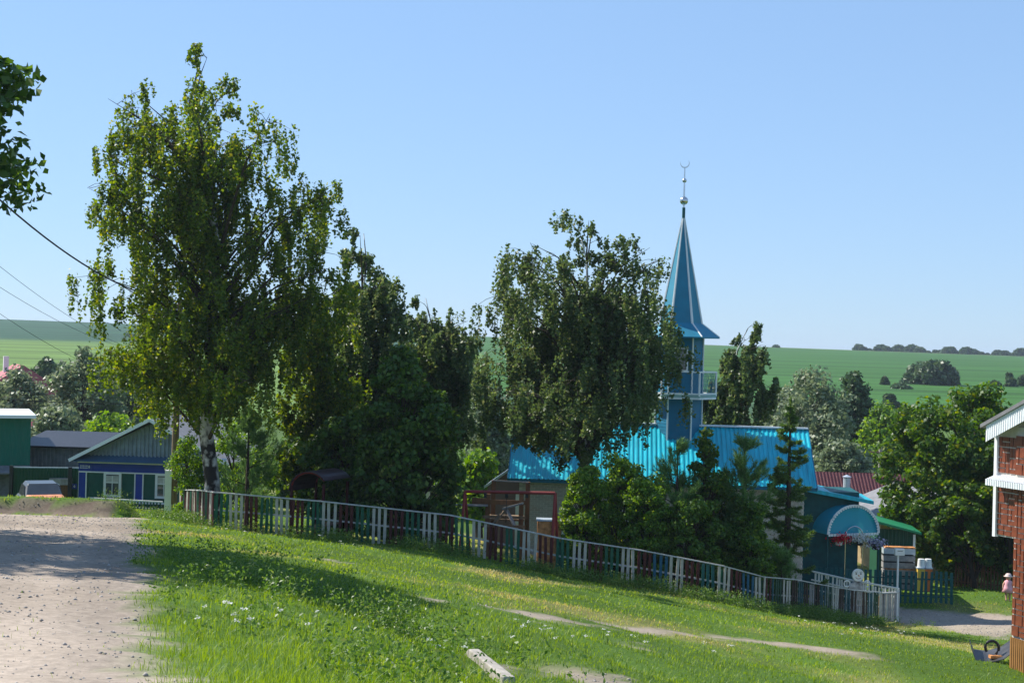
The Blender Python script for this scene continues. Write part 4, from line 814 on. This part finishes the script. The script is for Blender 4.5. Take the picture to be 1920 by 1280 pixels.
def conifer(label, px, Y, ytop, ybot, wpx, kind, seed, nwh=16, name='spruce_tree', basey=1050):
    rs = np.random.RandomState(seed); a, _ = ray(px, (ytop + ybot) / 2); X = a * Y; zg = g1(X, Y) - .1; H = at(px, ytop, Y).z - zg; hb = max(.15, at(px, ybot, Y).z - zg); W_ = wpx / F * Y
    e = empty(name, (X, Y, zg)); T(e, label, 'tree'); mb = MB(); mb.tube([(0, 0, -.2), (0, 0, H * .5), (0, 0, H)], [.035 * H ** .8, .02 * H ** .8, .008], 7)
    PP, DD, LL, WW = [], [], [], []
    def needles(P, D, L, w): PP.append(P); DD.append(D / np.linalg.norm(D, axis=1, keepdims=True)); LL.append(np.full(len(P), L)); WW.append(np.full(len(P), w))
    for i in range(nwh):
        t = (i + rs.rand() * .8) / nwh; h = hb + (H * .96 - hb) * t; Rb = W_ * (1 - t) ** (.8 if kind == 'spruce' else .5) + .1
        for k in range(rs.randint(2, 5)):
            ph = rs.rand() * 6.283; L = Rb * rs.uniform(.35, 1.3); up_ = (.3 * t - .25 + rs.normal() * .2) if kind == 'spruce' else rs.uniform(.3, .9)
            hd_ = np.array([math.cos(ph), math.sin(ph), 0]); lat = np.array([-hd_[1], hd_[0], 0]); p0 = np.array([0, 0, h + rs.normal() * .06]); p2 = p0 + hd_ * L + np.array([0, 0, L * up_]); p1 = p0 + hd_ * L * .55 + np.array([0, 0, L * (up_ * .3 - (.12 if kind == 'spruce' else -.02))])
            mb.tube([p0, p1, p2], [.018, .012, .005], 4, cap=False)
            if kind == 'spruce':
                m = int(60 + L * 330); s_ = rs.rand(m, 1) ** .75; c = p0 * (1 - s_) ** 2 + 2 * p1 * s_ * (1 - s_) + p2 * s_ ** 2
                fing = np.round(rs.uniform(-1, 1, (m, 1)) * 2) / 2; sp_ = (.40 * L * (1.02 - s_) + .05) * rs.rand(m, 1)
                c = c + np.array([0, 0, .22 * L]) * s_ ** 3 + lat * fing * sp_ + hd_ * np.abs(fing) * sp_ * .5 + np.array([0, 0, -.35]) * sp_ * np.abs(fing) + rs.normal(size=(m, 3)) * .014
                needles(c, hd_ * .5 + lat * fing + np.array([0, 0, -.1]) + rs.normal(size=(m, 3)) * .6, .13, .02)
            else:
                for s_ in (.35, .55, .72, .88, 1.0):
                    c = p0 * (1 - s_) ** 2 + 2 * p1 * s_ * (1 - s_) + p2 * s_ * s_
                    for sub in range(3):
                        td = hd_ * .45 + np.array([0, 0, .9]) + rs.normal(size=3) * .35; td /= np.linalg.norm(td); cl = rs.uniform(.2, .45); m = 46
                        o_ = c + rs.normal(size=3) * .07; needles(o_ + td * cl * rs.rand(m, 1), td * .9 + rs.normal(size=(m, 3)) * .5, .17, .008)
    m = 420; q_ = rs.rand(m, 1)
    if kind == 'pine': needles(np.array([[0, 0, H - .75]]) + np.array([[0, 0, .8]]) * q_, np.array([[0, 0, .9]]) + rs.normal(size=(m, 3)) * .45, .16, .008)
    else: needles(np.array([[0, 0, H]]) - np.array([[0, 0, 1.1]]) * q_ + rs.normal(size=(m, 3)) * .05 * q_, rs.normal(size=(m, 3)) * .6 + np.array([[0, 0, .4]]), .10, .016)
    PP, DD, LL, WW = np.concatenate(PP), np.concatenate(DD), np.concatenate(LL)[:, None], np.concatenate(WW)[:, None]
    sv = np.cross(DD, rs.normal(size=DD.shape)); sv /= np.linalg.norm(sv, axis=1, keepdims=True)
    V = np.stack([PP - sv * WW, PP + sv * WW, PP + DD * LL], 1).reshape(-1, 3); Fq = np.arange(len(V)).reshape(-1, 3); rn = np.repeat(rs.rand(len(PP)), 3)
    mb.obj('trunk', barkd, e); npmesh('crown', V, Fq, Lpine if kind == 'pine' else Lspruce, e, rnd=rn)
    return e
birch('tall weeping birch with sunlit yellow green leaves at the fence corner', 398, 52, [(72, 340, 356), (110, 335, 420), (170, 215, 440), (240, 205, 480), (290, 195, 580), (330, 145, 590), (400, 185, 620), (450, 195, 640), (520, 180, 645), (600, 165, 640), (680, 170, 650), (715, 200, 620), (755, 240, 540), (775, 300, 450)],
      400, 122000, .13, Lbirch, 11, trunk_r=.30, strand=(.6, 1.8), lean=-.06, bm=barkold,
      lobes=[(378, 112, 26, 34), (388, 180, 48, 42), (250, 185, 38, 34), (265, 275, 68, 60), (160, 308, 22, 14), (395, 290, 75, 62), (540, 262, 42, 34), (555, 360, 68, 56), (240, 400, 62, 52), (390, 420, 85, 66), (590, 465, 48, 66), (205, 515, 40, 38), (300, 540, 80, 60), (455, 560, 90, 62), (580, 590, 62, 60), (215, 630, 55, 48), (330, 675, 85, 42), (480, 675, 85, 46)])
birch('slim dark birch with pointed top behind the big birch', 668, 60, [(420, 675, 692), (500, 645, 730), (560, 610, 740), (640, 600, 760), (720, 590, 770), (800, 580, 760), (880, 585, 740)], 320, 56000, .165, Lbirch2, 12, strand=(.4, 1.2), trunk_r=.16,
      lobes=[(685, 440, 12, 18), (682, 495, 34, 26), (645, 560, 46, 36), (712, 565, 42, 36), (680, 640, 78, 46), (640, 720, 72, 46), (725, 730, 72, 46), (680, 800, 92, 36)])
birch('birch with twin tops rising behind the large leaved linden', 800, 66, [(545, 795, 808), (580, 745, 820), (610, 740, 885), (650, 720, 900), (720, 715, 900), (800, 720, 890), (880, 730, 880)], 320, 54000, .17, Lbirch2, 13, strand=(.5, 1.4), trunk_r=.17,
      lobes=[(800, 558, 14, 12), (768, 585, 26, 18), (868, 612, 26, 12), (800, 622, 50, 26), (862, 655, 38, 32), (800, 690, 82, 42), (862, 735, 44, 46), (800, 790, 84, 36)])
birch('broad grey green weeping birch in front of the mosque roof', 1103, 55.5, [(405, 1060, 1090), (440, 1010, 1150), (475, 950, 1235), (540, 935, 1245), (600, 915, 1300), (660, 908, 1310), (720, 905, 1270), (765, 915, 1240), (785, 935, 1150)],
      460, 116000, .135, Lbirch2, 14, strand=(.6, 1.8), trunk_r=.2,
      lobes=[(1075, 432, 42, 26), (1000, 485, 50, 38), (1190, 480, 46, 34), (1095, 515, 85, 48), (965, 575, 50, 44), (1205, 575, 64, 50), (1085, 625, 95, 60), (945, 670, 46, 56), (1185, 680, 76, 52), (1060, 735, 90, 46), (975, 770, 52, 44), (1160, 745, 66, 30), (1000, 815, 60, 26), (930, 735, 34, 44), (1235, 690, 40, 50), (1120, 570, 90, 50), (1255, 615, 46, 36), (935, 640, 34, 50), (960, 520, 30, 30), (1225, 500, 26, 30)])
birch('dark birch with leaning spire behind the minaret', 1375, 78, [(602, 1405, 1425), (640, 1340, 1432), (680, 1315, 1440), (720, 1312, 1450), (780, 1310, 1440), (850, 1320, 1430)], 120, 30000, .2, Lbirch2, 15, strand=(.5, 1.6), trunk_r=.16)
birch('half grown birch between the fence and the slim dark birch', 610, 55, [(560, 600, 640), (640, 560, 660), (740, 540, 680), (820, 530, 680), (900, 540, 670), (940, 560, 650)], 130, 36000, .15, Lbirch, 16, strand=(.4, 1.1), trunk_r=.12)
broad('large leaved linden with bright outer leaves behind the fence', 765, 50.5, [(640, 745, 762), (700, 705, 800), (760, 680, 850), (830, 668, 862), (900, 660, 870), (960, 665, 865), (1000, 690, 850)], 150, 22000, .2, Ldark, 21, .42, trunk_r=.1, basey=1000, name='linden_tree')
broad('leafy dark linden by the curved shelter roof', 640, 52.5, [(780, 600, 690), (850, 560, 700), (920, 560, 700), (985, 590, 690)], 60, 11000, .19, Ldark, 22, .4, trunk_r=.08, basey=980, name='linden_tree')
for i, (px, Y, y0, l, r, lm, lab) in enumerate(((1095, 50.4, 885, 1050, 1155, Lbush, 'rowan bush with feathery leaves beside the swing leg'), (1165, 51.2, 868, 1095, 1235, Lbush, 'tallest rowan bush in front of the mosque eave'), (1220, 50, 905, 1160, 1275, Lbush, 'rowan bush next to the young pine'),
        (1300, 49.6, 940, 1225, 1365, Lmid, 'dense dark bush between the two young pines'), (1345, 52.3, 900, 1280, 1410, Lmid, 'dense bush around the sapling stem'), (1410, 50.2, 950, 1350, 1455, Lmid, 'dense bush at the foot of the spruce'))):
    broad(lab, px, Y, [(y0 - 12, px - 28, px + 24), (y0 + 22, l + 18, r - 14), (y0 + 70, l, r), (1060, l, r), (1100, l + 10, r - 8)], 110, 20000, .112, lm, 30 + i, .27, trunk_r=.05, basey=1060, name='rowan_bush' if lm is Lbush else 'dark_bush', depth=.9)
broad('thin young tree with sparse crown before the minaret', 1326, 51, [(800, 1318, 1332), (850, 1290, 1360), (900, 1285, 1375), (960, 1290, 1370), (1000, 1300, 1360)], 46, 4200, .14, Lmaple, 35, .26, trunk_r=.045, basey=1060, name='sapling_tree')
conifer('young pine with upright candles left of the sapling', 1268, 50.6, 835, 1085, 62, 'pine', 41, 11, 'pine_tree')
conifer('young pine with upright candles right of the sapling', 1393, 51.2, 828, 1100, 58, 'pine', 42, 11, 'pine_tree')
conifer('pine beside the big birch trunk', 465, 54, 770, 960, 62, 'pine', 43, 10, 'pine_tree')
conifer('small pine poking above the fence below the spruce', 1465, 50.8, 1040, 1125, 22, 'pine', 44, 5, 'pine_tree')
conifer('sparse spruce at the right end of the mosque roof', 1478, 54, 745, 1110, 66, 'spruce', 45, 34)
broad('elder bush between the pole and the big birch trunk', 352, 56, [(815, 335, 365), (860, 318, 385), (920, 320, 390), (970, 330, 385)], 34, 7000, .10, Lbush, 36, .3, trunk_r=.05, basey=950, name='elder_bush')
broad('light green bush behind the pine', 440, 60, [(790, 410, 460), (850, 395, 520), (920, 395, 530), (965, 410, 520)], 50, 8000, .12, Lbush, 37, .4, trunk_r=.06, name='hazel_bush')
for i, (px, Y, y0, y1, l, r, lm, lab) in enumerate((
        (40, 112, 685, 860, -70, 120, Lwillow, 'grey willow below the far red roof'), (150, 108, 650, 880, 75, 240, Lwillow, 'tall silvery willow behind the grey shed'), (235, 118, 670, 860, 170, 320, Lwillow, 'rounded silvery willow behind the birch crown'),
        (105, 98, 765, 880, 40, 175, Lwillow, 'low silvery willow bush above the shed roof'), (200, 92, 785, 870, 130, 280, Lbush, 'bright green bush behind the shed roof'), (290, 90, 785, 870, 230, 360, Lbush, 'bright green bush behind the zinc gable'),
        (1535, 112, 685, 910, 1430, 1625, Lwillow, 'large silvery willow beyond the mosque roof'), (1580, 104, 830, 930, 1520, 1640, Lwillow, 'pale willow bush above the maroon roof'), (1465, 120, 730, 860, 1410, 1530, Lwillow, 'willow clump right of the minaret birch'),
        (1660, 128, 755, 900, 1600, 1720, Lbush, 'bright green thicket between willow and maple'), (1590, 135, 700, 850, 1560, 1640, Lfar, 'dark elm behind the silvery willow'),
        (915, 100, 720, 900, 870, 960, Lwillow, 'pale willow between the two birches'), (760, 90, 820, 950, 700, 900, Ldark, 'dark thicket behind the linden'), (560, 84, 800, 950, 500, 640, Ldark, 'dark thicket behind the pine'), (900, 74, 850, 960, 860, 940, Lbush, 'bush behind the play tower'))):
    broad(lab, px, Y, [(y0, (l + r) / 2 - 12, (l + r) / 2 + 14), (y0 + (y1 - y0) * .2, l + (r - l) * .18, r - (r - l) * .2), (y0 + (y1 - y0) * .5, l, r), (y1, l + 8, r - 6)], 80, 10000, .33, lm, 50 + i, .085 * (r - l) / F * Y + .45, trunk_r=.25, basey=y1, name='willow_tree' if lm is Lwillow else 'thicket_bush')
broad('big maple with glossy dark leaves over the brown fence', 1808, 70.5, [(725, 1830, 1870), (765, 1690, 1905), (820, 1650, 1925), (900, 1645, 1935), (960, 1655, 1935), (1020, 1680, 1925), (1058, 1740, 1900)], 220, 34000, .24, Lmaple, 75, .62, trunk_r=.28, basey=1085, name='maple_tree', depth=3.2)
broad('maple at the house gutter with paler leaf edges', 1890, 66.5, [(830, 1850, 1960), (920, 1820, 1985), (1000, 1830, 1985), (1060, 1850, 1970)], 70, 12000, .24, Lmaple, 72, .5, trunk_r=.14, basey=1085, name='maple_tree', depth=2.0)
broad('apple tree with forked trunk beside the maple', 1828, 67.5, [(880, 1770, 1830), (940, 1725, 1860), (1000, 1730, 1870), (1040, 1760, 1860)], 50, 8000, .22, Lmaple, 73, .42, trunk_r=.13, basey=1090, name='apple_tree', depth=1.6)
# far trees on the fields
broad('big round dark oak standing alone below the field', 1742, 330, [(680, 1725, 1770), (700, 1695, 1798), (730, 1685, 1803), (760, 1690, 1800)], 60, 9000, 1.0, Lfar, 80, 1.6, trunk_r=.5, basey=745, name='oak_tree')
for i, (px, Y, y0, y1, w, lab) in enumerate(((1659, 320, 708, 745, 9, 'slim poplar left of the lone oak'), (1614, 330, 722, 745, 6, 'small slim poplar in the field gap'), (1690, 300, 722, 770, 22, 'dark bush touching the lone oak'), (1668, 240, 740, 790, 20, 'dark rounded tree below the slim poplar'), (1893, 330, 702, 745, 14, 'dark conifer clump by the right field edge'), (1918, 335, 706, 745, 14, 'second dark conifer clump by the right field edge'), (1865, 330, 716, 746, 12, 'low dark tree by the conifer clump'), (1455, 890, 650, 658, 6, 'lone tiny tree on the skyline'), (85, 190, 675, 700, 26, 'low dark trees behind the far red roof'), (250, 200, 670, 700, 30, 'hedge tree below the pale field'))):
    broad(lab, px, Y, [(y0, px - w * .3, px + w * .3), ((y0 + y1) / 2, px - w, px + w), (y1, px - w * .9, px + w * .9)], 24, 2600, .0032 * Y, Lfar, 90 + i, .35 * w / F * Y, trunk_r=.2, basey=y1, name='field_tree')
rs_ = random.Random(4); proto = None
for i in range(32):
    px = 1612 + i * 10.0 + rs_.uniform(-3, 3); Y = 940 + rs_.uniform(-25, 10); hpx = rs_.uniform(9, 20) * (.75 if i < 4 else 1); a, _ = ray(px, 668); X = a * Y
    if proto is None:
        proto = broad('tree in the row along the skyline above the right field', px, Y, [(648, px - 4, px + 4), (656, px - 9, px + 9), (667, px - 9, px + 9)], 22, 2200, 2.6, Lfar, 99, 1.7, trunk_r=.4, basey=667, name='skyline_tree', group='trees along the skyline'); ph_ = 19.0
    else:
        e = proto.copy(); COL.objects.link(e); e.location = (X, Y, g1(X, Y) - .2); s = hpx / ph_ * rs_.choice((.6, .9, 1.2, 1.5)); e.scale = (s * rs_.uniform(.9, 1.35), s, s); e.rotation_euler = (0, 0, rs_.uniform(0, 6))
        for chd in list(proto.children): c_ = chd.copy(); COL.objects.link(c_); c_.parent = e
# roadside tree at the left whose crown edge shows and whose shadow crosses the road
def tree_at(label, X, Y, outline, seed, lm, n):
    px_ = 960 + X / Y * F; zg = g1(X, Y); k = F / Y
    return broad(label, px_, Y, [(650 - (zg + h) / Y * F + (px_ - 960) * SR, px_ - r * k, px_ + r * k) for h, r in outline], 230, n, .22, lm, seed, .75, trunk_r=.28, basey=650 - zg / Y * F + (px_ - 960) * SR, name='linden_tree')
tree_at('tall roadside linden whose dark leaves reach in over the road', -14.75, 30.0, [(13.4, .6), (12.2, 2.6), (10.8, 3.7), (10.1, 4.6), (9.3, 5.1), (8.0, 5.0), (6.6, 3.8), (3.6, 2.8)], 111, Ldark, 42000)
tree_at('lower linden standing further back from the road', -21.5, 37.0, [(13, .6), (11.5, 4), (8.5, 5), (6, 4.8), (3, 3)], 112, Ldark, 26000)
# ------------------------------------------------------------------ grass, weeds, flowers, gravel
def blades(name, X, Y, H, Wd, mat, rs, lean=.45, rnd=None):
    n = len(X); Z = gz(X, Y) - .015; ph = rs.rand(n) * 6.283; d = np.c_[np.cos(ph), np.sin(ph), np.zeros(n)]; s = np.c_[-np.sin(ph + rs.normal(size=n)), np.cos(ph), np.zeros(n)]
    B = np.c_[X, Y, Z]; ln = (lean * rs.rand(n))[:, None] * H[:, None]; up = np.array([0, 0, 1.0])
    m = B + d * ln * .35 + up * H[:, None] * .6; t = B + d * ln + up * H[:, None] * rs.uniform(.8, 1, (n, 1))
    V = np.stack([B - s * Wd[:, None] / 2, B + s * Wd[:, None] / 2, m + s * Wd[:, None] * .4, m - s * Wd[:, None] * .4, t], 1).reshape(-1, 3); i = np.arange(n)[:, None] * 5
    Fq = np.concatenate([i + [[0, 1, 2]], i + [[0, 2, 3]], i + [[3, 2, 4]]], 0)
    o = npmesh(name, V, Fq, mat, rnd=np.repeat(rnd if rnd is not None else rs.rand(n), 5)); o['kind'] = 'stuff'; return o
rs = np.random.RandomState(77); N = 310000
u = rs.rand(N); Yb = (u * (76 ** .4 - 9 ** .4) + 9 ** .4) ** 2.5; Xb = (rs.rand(N) - .5) * 2 * (.37 * Yb + 1.2)
dm = dirt(Xb, Yb); pat = fbm(Xb * .25, Yb * .25, 3) * (.55 + .45 * sstep(17, 30, Yb)); fine_ = fbm(Xb * 1.1, Yb * 1.1, 8)
keep = rs.rand(N) > np.clip(dm * 1.5 - .12, 0, .985)
keep &= rs.rand(N) < .55 + .6 * fine_
Xb, Yb, dm, pat, fine_ = Xb[keep], Yb[keep], dm[keep], pat[keep], fine_[keep]; n = len(Xb)
bank = np.exp(-(seg_dist(Xb, Yb, DITCH) / 1.6) ** 2); near = sstep(30, 12, Yb)
Hb = (.035 + .085 * rs.rand(n) ** 1.6) * (.7 + .9 * fine_) * (1 + .35 * near * (Xb < -1 + .05 * Yb)) * (1 + .7 * bank) * (1 - .6 * np.clip(dm, 0, 1)) * (1 - .25 * (Yb > 18))
Wb = .005 * (Yb / 12) ** 1.15 * rs.uniform(.7, 1.4, n)
dry = np.clip(sstep(.46, .7, pat) * .6 + .22 * np.exp(-((Yb - 43) / 4) ** 2) * (Xb > -3) * (Xb < 6) + rs.normal(size=n) * .17 + .36 + (fine_ - .5) * .5, 0, 1)
T(blades('grass', Xb, Yb, Hb, Wb, Lgrass, rs, .95, rnd=dry), 'green grass covering the slope with drier yellow patches', 'grass')
# taller weeds along the fence foot, the ditch bank and the road edge
wx, wy = [], []
def strew(pts, n, w, side=0.0):
    L = [math.dist(a, b) for a, b in zip(pts[:-1], pts[1:])]; tot = sum(L)
    for _ in range(n):
        t = rs.rand() * tot; i = 0
        while i < len(L) - 1 and t > L[i]: t -= L[i]; i += 1
        a, b = pts[i], pts[i + 1]; f = min(1, t / L[i]); wx.append(a[0] + (b[0] - a[0]) * f + rs.normal() * w); wy.append(a[1] + (b[1] - a[1]) * f + rs.normal() * w - side)
strew(FENCE[2:], 1700, .5, .75); strew(FENCE[:3], 260, .4, .7); strew(FENCE[7:] + TIP[1:], 800, .45, .9); strew(DITCH, 700, .5, .4); strew([(-6.5, 27), (-3, 20), (-1.4, 15), (-.6, 12)], 240, .9); strew([(-13, 50), (-10.5, 48.6)], 120, .5)
wx, wy = np.array(wx), np.array(wy); nw = len(wx); clump = fbm(wx * .8, wy * .8, 61)
ok = (clump > .38) & (dirt(wx, wy) < .35); wx, wy, clump = wx[ok], wy[ok], clump[ok]; nw = len(wx); hh_ = (.12 + .34 * rs.rand(nw)) * (.5 + clump) * (1 + .9 * np.exp(-(seg_dist(wx, wy, DITCH) / 1.2) ** 2)); LPW = 28
base = np.c_[wx, wy, gz(wx, wy)]; tt = rs.rand(nw, LPW) ** .7; pos = base[:, None] + np.stack([rs.normal(size=(nw, LPW)) * .07 * (.5 + tt), rs.normal(size=(nw, LPW)) * .07 * (.5 + tt), tt * hh_[:, None]], -1)
wd_ = leaves('weeds', pos.reshape(-1, 3), .055, Lweed, None, rs, .5, up=.3, droop=.2); wd_['kind'] = 'stuff'; T(wd_, 'leafy weeds growing along the fence foot and ditch bank', 'weeds')
fl_x, fl_y = [], []
for (px, py), k, s in (((440, 1172), 26, .35), ((480, 1185), 12, .3), ((1000, 1200), 34, .55), ((1160, 1210), 16, .4), ((890, 1035), 30, .9), ((860, 1025), 14, .5), ((640, 1030), 10, .8), ((1450, 1140), 34, 1.2), ((1560, 1185), 36, 1.0), ((1640, 1190), 22, .7), ((840, 1250), 10, .5), ((420, 1010), 10, .6), ((760, 1180), 10, .8), ((1330, 1235), 10, .5)):
    hx, hy = hit(px, py)
    for _ in range(max(3, k // 3)): fl_x.append(hx + rs.normal() * s * .8); fl_y.append(hy + rs.normal() * s * 1.3)
fl_x, fl_y = np.array(fl_x), np.array(fl_y); nf = len(fl_x); K = 14; hb_ = rs.uniform(.14, .3, nf)
fp = np.c_[fl_x, fl_y, gz(fl_x, fl_y) + hb_][:, None] + np.stack([rs.normal(size=(nf, K)) * .02, rs.normal(size=(nf, K)) * .02, rs.normal(size=(nf, K)) * .008], -1)
o = leaves('wild_flowers', fp.reshape(-1, 3), .024, Lflower, None, rs, .9, up=1.5); o['kind'] = 'stuff'; T(o, 'small white yarrow flowers scattered through the grass', 'flowers')
o = blades('flower_stems', np.repeat(fl_x, 3), np.repeat(fl_y, 3), np.repeat(hb_, 3), np.full(nf * 3, .012), Lweed, rs, .05); T(o, 'thin green stems below the white yarrow flowers', 'stems')
NS = 7000; Ys = (rs.rand(NS) * (50 ** .5 - 9 ** .5) + 9 ** .5) ** 2; Xs = -2.5 - .257 * (Ys - 11) + rs.uniform(-6.4, .4, NS); 
ex = np.array([hit(px, py) for px, py in ((1750, 1150), (1820, 1170), (1860, 1185), (1100, 1265), (1200, 1215), (900, 1135))]); ei = rs.randint(0, len(ex), 1200)
Xs = np.r_[Xs, ex[ei, 0] + rs.normal(size=1200) * 1.0]; Ys = np.r_[Ys, ex[ei, 1] + rs.normal(size=1200) * .8]
k = (dirt(Xs, Ys) > .5); Xs, Ys = Xs[k], Ys[k]; NS = len(Xs); ss = .006 + .022 * rs.rand(NS) ** 6 + Ys * .0003
oct_ = np.array([(1, 0, 0), (0, 1, 0), (-1, 0, 0), (0, -1, 0), (0, 0, .75), (0, 0, -.4)]); of = np.array([(0, 1, 4), (1, 2, 4), (2, 3, 4), (3, 0, 4), (1, 0, 5), (2, 1, 5), (3, 2, 5), (0, 3, 5)])
V = oct_[None] * ss[:, None, None] * rs.uniform(.6, 1.4, (NS, 6, 1)); an_ = rs.rand(NS) * 6.28; ca2, sa2 = np.cos(an_)[:, None], np.sin(an_)[:, None]
V = np.stack([V[..., 0] * ca2 - V[..., 1] * sa2 + Xs[:, None], V[..., 0] * sa2 + V[..., 1] * ca2 + Ys[:, None], V[..., 2] + gz(Xs, Ys)[:, None]], -1)
o = npmesh('gravel', V.reshape(-1, 3), (np.arange(NS)[:, None, None] * 6 + of[None]).reshape(-1, 3), stonem); o['kind'] = 'stuff'; T(o, 'loose stones scattered on the dirt road', 'gravel')
# ------------------------------------------------------------------ the air between
hz_ = bpy.data.materials.new('haze'); hz_.use_nodes = True; nt = hz_.node_tree; nt.nodes.remove(nt.nodes['Principled BSDF']); pv = nt.nodes.new('ShaderNodeVolumePrincipled')
pv.inputs['Color'].default_value = (.72, .84, 1, 1); pv.inputs['Density'].default_value = .00017; pv.inputs['Anisotropy'].default_value = .2; nt.links.new(pv.outputs[0], nt.nodes['Material Output'].inputs['Volume'])
gzmin = float(GZ.min()) - 1
o = MB().box((0, 2550, (gzmin + 26) / 2), (7800, 5500, 26 - gzmin)).obj('haze', hz_); o['kind'] = 'stuff'
